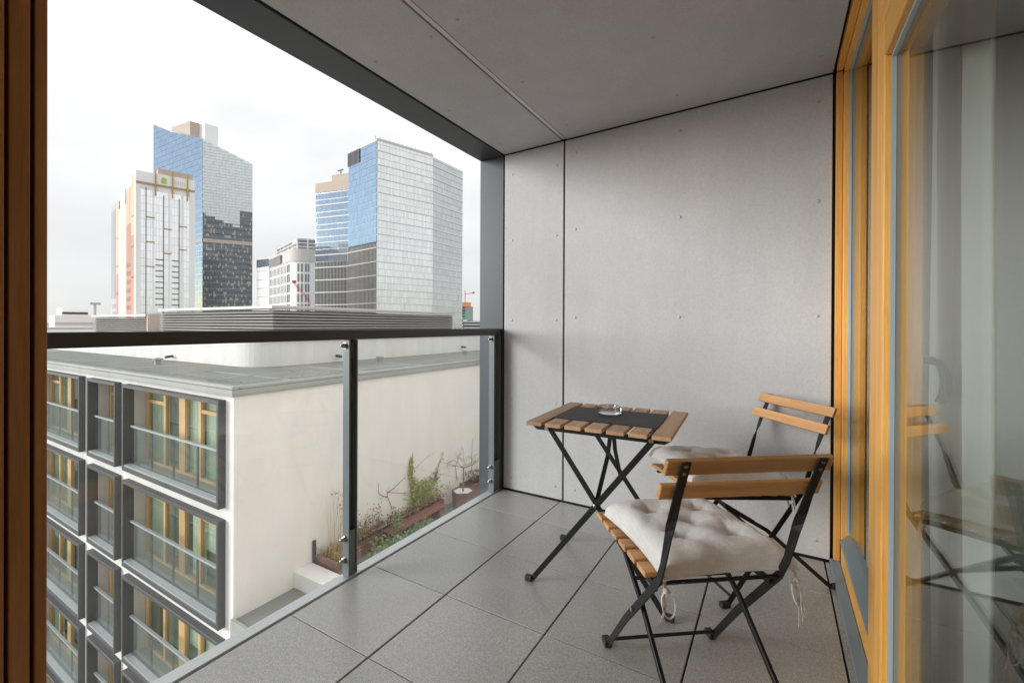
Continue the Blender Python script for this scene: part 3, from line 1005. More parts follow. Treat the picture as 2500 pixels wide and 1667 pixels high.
tag(cu1, "tufted grey linen cushion on the nearest chair, ties hanging at the back", "cushion", "tufted seat cushions")
cu2 = copy_tree(cu1)
tag(cu2, "tufted grey linen cushion on the corner chair by the end wall", "cushion", "tufted seat cushions")
def place_local(o, ch, a, b, z, dyaw):
    th = ch.rotation_euler[2]
    sc = ch.scale[0]
    o.location = (ch.location[0] + sc * (a * cos(th) - b * sin(th)), ch.location[1] + sc * (a * sin(th) + b * cos(th)), z * sc)
    o.rotation_euler = (radians(-1.8), 0, th + radians(dyaw))
place_local(cu1, chair, 0.022, 0.205, 0.424, 2.0)
place_local(cu2, chair2, 0.026, 0.262, 0.467, -3.0)
cu2.rotation_euler[0] = radians(4.6)

# ================================================================== TABLE
tb = thing("folding_table", (0, 0, 0), "square slatted wood folding table on crossed black legs", "table")
TH = 0.715
for k in range(7):
    x = -0.2575 + 0.0858 * k
    MB().box(x - 0.0345, x + 0.0345, -0.270, 0.270, TH - 0.016, TH).build("top_slat", "table_wood_y", tb, 0.0022, 2)
for b in (-0.215, 0.215):
    MB().sweep([(-0.275, b, TH - 0.0195), (-0.262, b, TH - 0.030), (0.262, b, TH - 0.030), (0.275, b, TH - 0.0195)], V((0, 0, 1)), 0.022, 0.014).build("bearer", "black_paint", tb)
MB().box(-0.225, -0.205, -0.207, 0.207, TH - 0.036, TH - 0.0165).build("bearer", "black_paint", tb)
MB().box(0.205, 0.225, -0.207, 0.207, TH - 0.036, TH - 0.0165).build("bearer", "black_paint", tb)
MB().box(-0.010, 0.010, -0.207, 0.207, TH - 0.040, TH - 0.0165).build("bearer", "black_paint", tb)
for b in (-0.195, 0.225):
    for (x0, x1, off) in ((-0.222, 0.262, 0.004), (0.222, -0.292, -0.004)):
        s = 1 if x1 > 0 else -1
        lg = MB().sweep([(x0, b + off, TH - 0.030), (x1 - 0.012 * s, b + off, 0.030), (x1, b + off, 0.013), (x1 + 0.010 * s, b + off, 0.011)], V((0.8, 0, 0.6)), 0.022, 0.006).build("leg", "black_paint", tb, 0.001, 1)
        MB().box(min(x1, x1 + 0.034 * s), max(x1, x1 + 0.034 * s), b + off - 0.012, b + off + 0.012, 0.001, 0.024).build("foot_cap", "rubber", lg, 0.004)
    MB().lathe([(0.007, 0), (0.007, 0.004), (0.003, 0.006)], -0.012, b - 0.008, 0.386, 10, (0, -1, 0)).build("pivot_bolt", "steel", tb)
    MB().sweep([(-0.012, b * 0.96, 0.386), (0.0, b * 0.30, 0.55), (0.004, b * 0.06, TH - 0.040)], V((1, 0, 0)), 0.018, 0.005).build("strut", "black_paint", tb)
MB().lathe([(0.009, 0), (0.009, 0.006)], 0.214, -0.229, TH - 0.030, 12, (0, -1, 0)).build("bolt", "steel", tb)
MB().lathe([(0.009, 0), (0.009, 0.006)], -0.214, -0.229, TH - 0.030, 12, (0, -1, 0)).build("bolt", "steel", tb)
tb.location = (-0.629, 1.935, 0)
tb.rotation_euler = (0, 0, radians(3.0))

# woven runner on the table
vs, fs = [], []
NX, NY = 60, 24
for i in range(NX + 1):
    for j in range(NY + 1):
        x, y = -0.223 + 0.446 * i / NX, -0.155 + 0.310 * j / NY
        vs.append((x, y, 0.0016 + 0.0006 * sin(x * 40) * cos(y * 37)))
for i in range(NX):
    for j in range(NY):
        a = i * (NY + 1) + j
        fs.append((a, a + NY + 1, a + NY + 2, a + 1))
pm = MB().add(vs, fs, True).build("placemat", "woven")
so = pm.modifiers.new("solid", "SOLIDIFY")
so.thickness = 0.0014
pm.location = (tb.location[0], tb.location[1], TH + 0.0005)
pm.rotation_euler = (0, 0, radians(3.4))
tag(pm, "black woven placemat laid across the table slats", "placemat")

ax, ay, az = -0.655, 1.985, TH + 0.0042
at = thing("ashtray", (ax, ay, az), "round clear glass ashtray on the black placemat", "ashtray")
MB().lathe([(0.050, 0.0), (0.054, 0.003), (0.055, 0.030), (0.052, 0.032), (0.047, 0.030), (0.044, 0.012), (0.030, 0.009), (0.004, 0.009)], ax, ay, az, 40).build("bowl", "clear_glass", at)
def butt(x, y, z, yaw, tilt, ln, label):
    d = V((cos(yaw) * cos(tilt), sin(yaw) * cos(tilt), sin(tilt)))
    p = V((x, y, z))
    t = thing("cigarette_butt", tuple(p), label, "cigarette butt", "cigarette butts in the ashtray")
    MB().tube([p, p + d * ln * 0.45], 0.0038, 8).build("filter", "filter_tan", t)
    MB().tube([p + d * ln * 0.452, p + d * ln], 0.0037, 8).build("paper", "cigarette_paper", t)
butt(ax - 0.004, ay - 0.010, az + 0.0165, 2.6, 0.10, 0.034, "cigarette butt lying in the ashtray towards the railing side")
butt(ax + 0.010, ay + 0.012, az + 0.0165, 0.5, 0.30, 0.032, "cigarette butt leaning on the ashtray rim, window side")

# ================================================================== OPPOSITE WING
FY, CX, RZ = 5.667, -10.972, -0.36
ob = thing("white_apartment_wing", (CX, FY, -26), "white rendered wing opposite with grey framed loggias and flat roof", "building")
cols = [(-16.87, -11.325), (-19.72, -17.40), (-25.95, -20.43)]
rows = [(-0.70 - 2.872 * k, -0.70 - 2.872 * k - 2.585) for k in range(7)]
m = MB()
xe = [CX] + [v for c_ in cols for v in (c_[1], c_[0])] + [-42.0]
for i in range(0, len(xe), 2):                              # piers between the loggias
    m.box(xe[i + 1], xe[i], FY, 6.55, -26, -0.60)
for (x0, x1) in cols:
    for k, (zt, zb) in enumerate(rows):
        up = -0.60 if k == 0 else rows[k - 1][1]
        m.box(x0, x1, FY, 6.55, zt, up)
    m.box(x0, x1, FY, 6.55, -26, rows[-1][1])
m.build("front_wall", "white_render", ob)
MB().box(-42, CX, 6.552, 30, -26, -0.601).box(CX - 0.20, CX + 0.004, FY + 0.09, 6.551, -26, -0.601).build("side_wall", "cream_render", ob)
MB().box(-42, CX + 0.06, FY - 0.06, 30, -0.60, -0.545).box(-42, CX + 0.085, FY - 0.085, 30, -0.543, RZ - 0.07).build("eaves_flashing", "roof_flashing", ob)
MB().box(-42, CX - 0.10, FY + 0.10, 30, RZ - 0.068, RZ - 0.02).build("roof", "roof_membrane", ob)
m = MB()
m.box(-42, CX + 0.07, FY - 0.07, FY + 0.10, RZ - 0.069, RZ + 0.01)
m.box(CX - 0.10, CX + 0.07, FY + 0.1005, 30, RZ - 0.069, RZ + 0.01)
m.build("roof_kerb", "roof_flashing", ob, 0.02, 2)
for k in range(9):
    y = 7.2 + 2.6 * k
    MB().box(-15.1, CX - 0.11, y, y + 0.10, RZ - 0.0195, RZ - 0.012).build("roof_seam", "roof_flashing", ob)
for k in range(5):
    x = -13.0 - 2.7 * k
    MB().box(x - 0.10, x, FY + 0.101, 8.45, RZ - 0.0195, RZ - 0.012).build("roof_seam", "roof_flashing", ob)
MB().tube([(-28, FY + 0.42, RZ + 0.03), (CX - 0.55, FY + 0.42, RZ + 0.03), (CX - 0.42, FY + 0.55, RZ + 0.03), (CX - 0.42, 29, RZ + 0.03)], 0.011, 5).build("lightning_wire", "steel", ob)
for (x, y) in ((-19.5, 7.4), (-13.6, 12.6), (-13.4, 18.0)):
    MB().lathe([(0.10, 0), (0.10, 0.16), (0.16, 0.17), (0.16, 0.22), (0.02, 0.26)], x, y, RZ - 0.019, 12).build("roof_vent", "roof_flashing", ob)
# set-back storey with a rounded corner
PX, PYY, PR = -15.2, 8.55, 1.1
poly = [(-42, PYY)] + [(PX - PR + PR * sin(a), PYY + PR - PR * cos(a)) for a in [i * pi / 2 / 10 for i in range(11)]] + [(PX, 30), (-42, 30)]
MB().prism(poly, RZ - 0.02, 0.50).build("penthouse_wall", "white_render", ob)
big = [(-42, PYY - 0.07)] + [(PX - PR + (PR + .07) * sin(a), PYY + PR - (PR + .07) * cos(a)) for a in [i * pi / 2 / 10 for i in range(11)]] + [(PX + 0.07, 30), (-42, 30)]
MB().prism(big, 0.501, 0.60).build("penthouse_coping", "roof_flashing", ob, 0.01, 1)
for (x, y, z, d) in ((PX, 11.8, -0.13, (1, 0, 0)), (PX, 20.1, -0.10, (1, 0, 0)), (-21.2, PYY, -0.20, (0.2, -1, 0))):
    d = V(d).normalized()
    MB().tube([V((x, y, z)) - d * 0.05, V((x, y, z)) + d * 0.28 + V((0, 0, -0.03))], 0.055, 10).build("rain_spout", "far_frame", ob)

def make_loggia(x0, x1, panes, mull, trans, curt, parent):
    """one grey-framed loggia of the opposite wing, built for the top row"""
    zt, zb = rows[0]
    P = 0.17
    m = MB()
    y0, y1 = FY - P, FY - 0.001
    m.box(x0, x1, y0, 6.05, zt - 0.10, zt)
    m.box(x0, x1, y0, 6.05, zb, zb + 0.13)
    m.box(x0, x0 + 0.09, y0, 6.05, zb + 0.131, zt - 0.101)
    m.box(x1 - 0.09, x1, y0, 6.05, zb + 0.131, zt - 0.101)
    lg = m.build("loggia", "far_frame", parent, 0.008, 1)
    xi0, xi1 = x0 + 0.091, x1 - 0.091
    zf, zc = zb + 0.131, zt - 0.101
    MB().box(xi0, xi0 + 0.03, FY + 0.10, 6.049, zf, zc).build("side_panel", "far_panel", lg)
    MB().box(xi1 - 0.03, xi1, FY + 0.10, 6.049, zf, zc).build("side_panel", "far_panel", lg)
    MB().box(xi0, xi1, FY + 0.12, 6.049, zf + 0.001, zf + 0.03).build("floor", "roof_flashing", lg)
    MB().box(xi0, xi1, FY - 0.15, FY + 0.02, zf + 0.001, zf + 0.05).build("sill", "far_rail", lg)
    zr = zb + 1.345
    MB().box(xi0 + 0.05, xi1 - 0.02, FY - 0.02, FY + 0.05, zr - 0.055, zr).build("handrail", "far_rail", lg)
    for k in range(panes):
        a = xi0 + 0.06 + (xi1 - xi0 - 0.08) * k / panes
        b = xi0 + 0.06 + (xi1 - xi0 - 0.08) * (k + 1) / panes
        MB().box(a + 0.012, b - 0.012, FY + 0.006, FY + 0.018, zf + 0.06, zr - 0.056).build("glass_pane", "far_rail_glass", lg)
        if k:
            MB().box(a - 0.02, a + 0.02, FY + 0.022, FY + 0.062, zf + 0.031, zr - 0.056).build("rail_post", "far_frame", lg)
    by = 6.05
    ex = sorted(mull)
    for (a, w_) in ex:
        MB().box(a - w_ / 2, a + w_ / 2, by, by + 0.10, zf + 0.10, zc).build("wood_mullion", "far_wood_z", lg)
    MB().box(xi0, xi1, by + 0.002, by + 0.098, zf + 0.001, zf + 0.099).build("wood_rail", "far_wood_x", lg)
    for i in range(len(ex) - 1):
        a = ex[i][0] + ex[i][1] / 2
        b = ex[i + 1][0] - ex[i + 1][1] / 2
        if i in trans:
            MB().box(a, b, by + 0.01, by + 0.09, zc - 0.50, zc - 0.40).build("wood_transom", "far_wood_x", lg)
        MB().box(a, b, by + 0.05, by + 0.056, zf + 0.10, zc).build("window_pane", "far_glass", lg)
        if i in curt:
            mm = MB()
            vs, fs = [], []
            n_ = max(8, int((b - a) * 14))
            for q in range(n_ + 1):
                xx = a + (b - a) * q / n_
                yy = by + 0.14 + 0.02 * (q % 2)
                vs += [(xx, yy, zf), (xx, yy, zc)]
            for q in range(n_):
                fs.append((2 * q, 2 * q + 2, 2 * q + 3, 2 * q + 1))
            mm.add(vs, fs)
            mm.build("curtain", "far_curtain", lg)
    MB().box(xi0 - .1, xi1 + .1, by + 0.21, by + 0.24, zf - .1, zc + .1).build("room_back", "far_room", lg)
    return lg

wide_m = lambda x0: [(x0 + 0.18, 0.10), (x0 + 1.38, 0.12), (x0 + 2.45, 0.34), (x0 + 3.45, 0.12), (x0 + 4.45, 0.12), (x0 + 5.32, 0.12)]
w1 = make_loggia(cols[0][0], cols[0][1], 4, wide_m(cols[0][0]), (0, 3), (0, 2, 3), ob)
w2 = make_loggia(cols[2][0], cols[2][1], 4, wide_m(cols[2][0]), (0, 3), (0, 1, 3), ob)
n1 = make_loggia(cols[1][0], cols[1][1], 2, [(cols[1][0] + 0.20, 0.12), (cols[1][0] + 1.15, 0.12), (cols[1][0] + 2.12, 0.12)], (0,), (1,), ob)
for k in range(1, 7):
    for lg in (w1, w2, n1):
        c_ = copy_tree(lg, ob, (0, 0, -2.872 * k))
        for ch in list(c_.children):
            if ch.name.startswith("curtain"):
                q = R.random()
                if q < 0.30:                       # drawn up like a blind, at its own height
                    up = R.uniform(0.35, 0.7)
                    ch.scale = (1, 1, up)
                    ch.location = Vector(ch.location) + V((0, 0, (-0.831 - 26 * 0 + 26) * (1 - up)))
                elif q < 0.75:
                    ch.location = Vector(ch.location) + V((R.choice((-1, 1)) * R.uniform(0.15, 0.6), 0, 0))

# ---- louvred plant screens on its roof
def louvre_screen(name, label, p0, p1, p2, z0, z1, n_):
    root = thing(name, (p0[0], p0[1], z0), label, "louvre screen", "louvred plant screens on the roof")
    path = [V((p[0], p[1], 0)) for p in (p0, p1, p2) if p is not None]
    def offs(d):                       # outset path (screen faces -y, then +x)
        if len(path) == 2:
            return [path[0] + V((0, -d, 0)), path[1] + V((0, -d, 0))]
        return [path[0] + V((0, -d, 0)), path[1] + V((d, -d, 0)), path[2] + V((d, 0, 0))]
    def strip(d0, za, d1, zb):
        a, b = offs(d0), offs(d1)
        vs = [V((p.x, p.y, za)) for p in a] + [V((p.x, p.y, zb)) for p in b]
        k = len(a)
        a2, b2 = offs(d0 - 0.012), offs(d1 - 0.012)
        vs += [V((p.x, p.y, za - 0.012)) for p in a2] + [V((p.x, p.y, zb - 0.012)) for p in b2]
        fs = []
        for i in range(k - 1):
            fs.append((i, i + 1, k + i + 1, k + i))
            fs.append((2 * k + i, 3 * k + i, 3 * k + i + 1, 2 * k + i + 1))
            fs.append((i, 2 * k + i, 2 * k + i + 1, i + 1))
            fs.append((k + i, k + i + 1, 3 * k + i + 1, 3 * k + i))
        return MB().add(vs, fs)
    ph = (z1 - 0.14 - z0) / n_
    for i in range(n_):
        zz = z0 + ph * i
        strip(0.10, zz, 0.02, zz + ph * 0.50).build("louvre_slat", "louvre_grey", root)
    a = offs(-0.05)
    b = offs(-0.12)
    bk = MB()
    for i in range(len(a) - 1):
        bk.hexa([(a[i].x, a[i].y, z0), (a[i + 1].x, a[i + 1].y, z0), (b[i + 1].x, b[i + 1].y, z0), (b[i].x, b[i].y, z0)],
                [(a[i].x, a[i].y, z1 - .16), (a[i + 1].x, a[i + 1].y, z1 - .16), (b[i + 1].x, b[i + 1].y, z1 - .16), (b[i].x, b[i].y, z1 - .16)])
    bk.build("backing", "louvre_dark", root)
    a, b = offs(0.15), offs(-0.6)
    cp = MB()
    for i in range(len(a) - 1):
        cp.hexa([(a[i].x, a[i].y, z1 - 0.10), (a[i + 1].x, a[i + 1].y, z1 - 0.10), (b[i + 1].x, b[i + 1].y, z1 - 0.10), (b[i].x, b[i].y, z1 - 0.10)],
                [(a[i].x, a[i].y, z1), (a[i + 1].x, a[i + 1].y, z1), (b[i + 1].x, b[i + 1].y, z1 + 0.05), (b[i].x, b[i].y, z1 + 0.05)])
    cp.build("coping", "louvre_grey", root)
    return root
s1 = louvre_screen("louvre_screen", "long grey louvred screen with a corner, on the roof below the towers", (-24.9, 9.6), (-15.9, 9.6), (-15.9, 20.2), 0.601, 1.80, 9)
louvre_screen("louvre_screen", "short separate grey louvred screen at the left end of the roof", (-33.2, 9.6), (-26.25, 9.6), None, 0.601, 1.58, 8)
MB().box(-26.24, -26.12, 9.5, 10.4, 0.601, 1.58).build("end_post", "facade_beige", bpy.data.objects["louvre_screen.001"])
MB().box(-25.9, -25.3, 10.2, 10.8, 0.601, 1.1).build("vent_box", "band_white", s1)

# ================================================================== TERRACE GARDEN
tag(MB().box(CX + 0.003, -2.2, 7.20, 7.74, TZ, -5.44).build("kerb_wall", "white_render", None, 0.015, 2), "low white upstand crossing the terrace in front of the dry grass box", "low wall")
tag(MB().box(CX + 0.003, -1.66, 5.60, 5.668, TZ - 0.4, TZ + 0.06).build("terrace_gutter", "roof_flashing"), "grey metal gutter edge along the terrace rim", "gutter")
bk = MB().bar((CX + 0.05, 7.775, -5.80), (CX + 0.05, 7.775, -4.84), 0.09, 0.05, (0, 1, 0))
brk = thing("steel_bracket", (CX + 0.05, 7.775, -5.8), "dark steel upright bracket on the wall by the dry grass box", "bracket")
bk.build("bar", "far_frame", brk, 0.004, 1)
for z in (-5.62, -5.36, -5.02):
    MB().lathe([(0.022, 0), (0.022, 0.05)], CX + 0.095, 7.775, z, 8, (1, 0, 0)).build("bolt", "steel", brk)

def leaf_quads(mb, pos, n_, size, spread, rr, up=0.3):
    for _ in range(n_):
        p = V(pos) + V((rr.gauss(0, spread[0]), rr.gauss(0, spread[1]), rr.gauss(0, spread[2])))
        d = V((rr.gauss(0, 1), rr.gauss(0, 1), rr.gauss(0, 1) + up)).normalized()
        sde = d.cross(V((rr.gauss(0, 1), rr.gauss(0, 1), rr.gauss(0, 1)))).normalized()
        s_ = size * rr.uniform(0.6, 1.3)
        nn = d.cross(sde) * s_ * 0.12
        mb.add([p - d * s_ * 0.5, p + sde * s_ * 0.32 + nn, p + d * s_ * 0.5, p - sde * s_ * 0.32 + nn], [(0, 1, 2), (0, 2, 3)])

def planter(name, label, x0, x1, y0, y1, z0, z1, mat, nb, soil=True):
    root = thing(name, ((x0 + x1) / 2, (y0 + y1) / 2, z0), label, "planter")
    hh = (z1 - z0) / nb
    for k in range(nb):
        a, b = z0 + hh * k + 0.004, z0 + hh * (k + 1) - 0.004
        MB().box(x0, x1, y0, y0 + 0.03, a, b).build("board", mat, root, 0.003, 1)
        MB().box(x1 - 0.03, x1, y0 + 0.031, y1 - 0.031, a, b).build("board", mat, root, 0.003, 1)
        MB().box(x0, x1, y1 - 0.03, y1, a, b).build("board", mat, root, 0.003, 1)
    MB().box(x0, x1 - 0.031, y0 + 0.031, y1 - 0.031, z0, z1 - 0.06).build("soil", "soil", root)
    return root
rg = random.Random(5)
planter("planter_box", "brown wooden planter box full of dry grass, nearest on the terrace", CX + 0.11, -10.02, 7.82, 8.62, TZ, -5.22, "planter_wood_x", 3)
gr = thing("dry_grass", (-10.45, 8.2, -5.28), "clump of straw-coloured dry grass in the nearest planter", "plant")
m = MB()
for k in range(420):
    x, y = rg.uniform(CX + 0.16, -10.1), rg.uniform(7.90, 8.55)
    ln = rg.uniform(0.12, 0.42)
    a = rg.uniform(0, 6.28)
    lean = rg.uniform(0.3, 1.3)
    d = V((cos(a) * sin(lean), sin(a) * sin(lean), cos(lean)))
    p = V((x, y, -5.28))
    w_ = V((-sin(a), cos(a), 0)) * 0.007
    q = p + d * ln * 0.6
    e = q + (d + V((0, 0, -0.7))) * ln * 0.4
    m.add([p - w_, p + w_, q + w_, q - w_, e], [(0, 1, 2, 3), (3, 2, 4)])
m.build("blades", "straw", gr)
m = MB()
for k in range(22):
    x, y = rg.uniform(CX + 0.12, -10.3), rg.uniform(7.9, 8.6)
    hh = rg.uniform(0.9, 2.1)
    lx, ly = rg.gauss(0, 0.12), rg.gauss(0, 0.22)
    m.tube([(x, y, -5.28), (x + lx * .3, y + ly * .3, -5.28 + hh * .5), (x + lx, y + ly, -5.28 + hh)], [0.006, 0.004, 0.002], 4)
m.build("stems", "straw", gr)
m = MB()
for k in range(9):
    y = rg.uniform(8.35, 8.95)
    leaf_quads(m, (CX + 0.15, y, rg.uniform(-5.0, -3.9)), 12, 0.06, (0.05, 0.09, 0.16), rg)
m.build("seed_heads", "leaf_dry", gr)

planter("planter_box", "long low red-brown planter along the wall behind the bench", CX + 0.004, -10.70, 8.95, 13.1, TZ, -5.42, "planter_wood", 3)
planter("planter_box", "red-brown planter along the wall beyond the potted tree", CX + 0.004, -10.35, 14.4, 18.5, TZ, -5.26, "planter_wood", 3)
bn = thing("garden_bench", (-10.45, 11.4, TZ), "red-brown slatted wooden bench beside the terrace wall", "bench")
for k in range(4):
    x = -10.69 + 0.112 * k
    MB().box(x, x + 0.104, 10.05, 12.76, -5.465, -5.42).build("seat_board", "planter_wood", bn, 0.004, 1)
for y in (10.35, 12.35):
    MB().box(-10.66, -10.28, y, y + 0.12, TZ, -5.468).build("leg", "planter_wood", bn)
pt = thing("tree_pot", (-10.28, 13.72, TZ), "hexagonal red-brown wooden pot with white gravel and a bare tree", "pot")
hexp = lambda r: [(-10.28 + r * cos(a), 13.72 + r * sin(a)) for a in [pi / 6 + i * pi / 3 for i in range(6)]]
h1, h0 = hexp(0.44), hexp(0.38)
for i in range(6):
    j = (i + 1) % 6
    MB().hexa([(h0[i][0], h0[i][1], TZ), (h0[j][0], h0[j][1], TZ), (h0[j][0] * .95 + -10.28 * .05, h0[j][1] * .95 + 13.72 * .05, TZ), (h0[i][0] * .95 + -10.28 * .05, h0[i][1] * .95 + 13.72 * .05, TZ)],
              [(h1[i][0], h1[i][1], -5.20), (h1[j][0], h1[j][1], -5.20), (h1[j][0] * .93 + -10.28 * .07, h1[j][1] * .93 + 13.72 * .07, -5.20), (h1[i][0] * .93 + -10.28 * .07, h1[i][1] * .93 + 13.72 * .07, -5.20)]).build("board", "planter_wood_x", pt)
MB().prism(hexp(0.398), -5.6, -5.25).build("gravel", "white_gravel", pt)

def branch(mb, p, d, ln, r, depth, rr):
    pts = [V(p)]
    dd = V(d).normalized()
    for k in range(4):
        dd = (dd + V((rr.gauss(0, .18), rr.gauss(0, .18), rr.gauss(0, .12)))).normalized()
        pts.append(pts[-1] + dd * ln / 4)
    mb.tube(pts, [r, r * .9, r * .8, r * .7, r * .55], 5)
    if depth:
        for k in range(rr.choice((2, 3))):
            i = rr.choice((2, 3, 4))
            nd = (dd + V((rr.gauss(0, .8), rr.gauss(0, .8), rr.gauss(0.05, .5)))).normalized()
            branch(mb, pts[i], nd, ln * rr.uniform(.55, .8), r * .55, depth - 1, rr)
tr = thing("small_tree", (-10.28, 13.72, -5.25), "small leafless tree standing in the hexagonal pot", "tree")
rt = random.Random(21)
m = MB()
m.tube([(-10.28, 13.72, -5.25), (-10.27, 13.73, -4.8), (-10.29, 13.75, -4.35)], [0.035, 0.028, 0.024], 7)
m.build("trunk", "bark", tr)
m = MB()
for a in range(6):
    branch(m, (-10.29, 13.75, -4.36), (cos(a * 1.05), sin(a * 1.05), 0.42), 0.55, 0.014, 2, rt)
m.build("branches", "bark", tr)
# ivy on the wall
iv = thing("ivy", (CX + 0.05, 11.9, -5.4), "yellow-green ivy climbing the wall behind the bench", "climbing plant")
ri = random.Random(8)
m, st = MB(), MB()
for k in range(150):
    y, z = ri.gauss(12.15, 0.42), ri.uniform(-5.35, -4.45)
    if z > -4.6 - abs(y - 12.1) * 0.6 + 0.4:
        continue
    leaf_quads(m, (CX + 0.10 + abs(ri.gauss(0, 0.06)), y, z), 7, 0.085, (0.05, 0.08, 0.08), ri)
for k in range(60):
    t = k / 59
    z = -5.3 + 1.75 * t
    leaf_quads(m, (CX + 0.07, 11.62 + 0.10 * sin(t * 6), z), 9, 0.075, (0.03, 0.11 * (1 - t) + 0.03, 0.05), ri)
st.tube([(CX + 0.03, 11.66, -5.4), (CX + 0.03, 11.58, -4.6), (CX + 0.03, 11.68, -3.9), (CX + 0.03, 11.66, -3.35)], [0.02, 0.016, 0.012, 0.006], 5)
pts = [(CX + 0.04, 12.55 + 0.75 * t ** 0.8, -5.0 + 1.45 * t - 0.25 * t * t) for t in [i / 12 for i in range(13)]]
st.tube(pts, [0.016 - 0.0009 * i for i in range(13)], 5)
for p in pts[2:]:
    leaf_quads(m, p, 7, 0.06, (0.03, 0.05, 0.05), ri)
st.tube([(CX + 0.03, 11.6, -4.75), (CX + 0.03, 10.9, -4.55), (CX + 0.03, 10.45, -4.35)], [0.008, 0.007, 0.005], 4)
st.tube([(CX + 0.03, 11.7, -4.0), (CX + 0.03, 12.3, -3.75), (CX + 0.03, 13.0, -3.6)], [0.006, 0.005, 0.003], 4)
m.build("leaves", "leaf_ivy", iv)
st.build("stems", "bark", iv)
m = MB()
leaf_quads(m, (CX + 0.10, 12.85, -4.62), 90, 0.07, (0.05, 0.13, 0.16), ri)
m.build("red_leaves", "leaf_red", iv)
# bare vines
def vine(name, label, paths, tw):
    root = thing(name, paths[0][0], label, "vine", "bare vines on the wall")
    m = MB()
    for p in paths:
        m.tube(p, [0.013 * (1 - 0.6 * i / (len(p) - 1)) for i in range(len(p))], 5)
        for q in p[1:]:
            for _ in range(tw):
                d = V((0.1, ri.gauss(0, 1), ri.gauss(0.2, 1))).normalized()
                m.tube([q, V(q) + d * ri.uniform(0.06, 0.2)], [0.005, 0.002], 4)
    m.build("stems", "bark", root)
X = CX + 0.03
vine("bare_vine", "bare forked vine on the wall between the dry grass and the ivy", [[(X, 10.78, -5.35), (X, 10.66, -4.9), (X, 10.50, -4.55), (X, 10.46, -4.28)], [(X, 10.5, -4.55), (X, 10.25, -4.42), (X, 10.12, -4.3), (X, 10.09, -3.98)], [(X, 10.48, -4.4), (X, 10.8, -4.33), (X, 11.3, -4.12)]], 1)
vine("bare_vine", "thin bare twigs on the wall above the bare potted tree", [[(X, 15.2, -5.1), (X, 15.2, -4.4), (X, 15.25, -3.7)], [(X, 14.2, -5.1), (X, 14.1, -4.5), (X, 14.4, -4.1)]], 3)
# low planting
def bush(name, label, mat, spots, size, n_, spread, stems=True, cat="plant"):
    root = thing(name, spots[0], label, cat)
    m = MB()
    for s_ in spots:
        leaf_quads(m, s_, n_, size, spread, ri, 0.6)
    m.build("leaves", mat, root)
    if stems:
        st = MB()
        for s_ in spots:
            st.tube([(s_[0], s_[1], s_[2] - 0.45), s_], [0.012, 0.006], 4)
        st.build("stems", "bark", root)
bush("red_leaf_plant", "dry red-brown leaved plants filling the long planter", "leaf_red", [(CX + ri.uniform(.06, .30), y, -5.33 + ri.uniform(0, .12)) for y in [9.0 + 0.13 * i for i in range(32)]], 0.07, 34, (0.06, 0.09, 0.06), False)
bush("withered_plant", "withered brown plant with seed heads by the middle railing post", "leaf_dry", [(CX + ri.uniform(.08, .3), 9.0 + 0.08 * i, -5.15 + ri.uniform(-.1, .55)) for i in range(14)], 0.06, 22, (0.05, 0.09, 0.14))
bush("yellow_plant", "small yellow-leaved plant beside the withered brown one", "leaf_ivy", [(CX + .2, 9.05 + 0.12 * i, -5.2) for i in range(4)], 0.08, 30, (0.07, 0.09, 0.10))
gs = [(-10.1 + ri.uniform(-.35, .40), 9.0 + 0.10 * i, TZ + ri.uniform(.12, .34)) for i in range(17)]
bush("green_shrub", "low bright green leafy plants on the terrace in front of the bench", "leaf_green", gs, 0.12, 42, (0.13, 0.13, 0.11))
bush("tall_green_plant", "slender green plant rising before the left end of the bench", "leaf_green", [(-10.35, 10.35, -5.5 + 0.13 * i) for i in range(6)], 0.09, 30, (0.09, 0.09, 0.06))
bush("green_shrub", "small green shrub at the near side of the bench", "leaf_green", [(-10.05 + ri.uniform(-.12, .12), 10.85 + .12 * i, TZ + .35 + ri.uniform(-.1, .12)) for i in range(6)], 0.10, 45, (0.10, 0.10, 0.10))
bush("dry_shrub", "orange-brown withered shrub in the far planter", "leaf_dry", [(CX + ri.uniform(.08, .5), 14.6 + .25 * i, -5.15 + ri.uniform(0, .2)) for i in range(15)], 0.09, 34, (0.12, 0.15, 0.09))

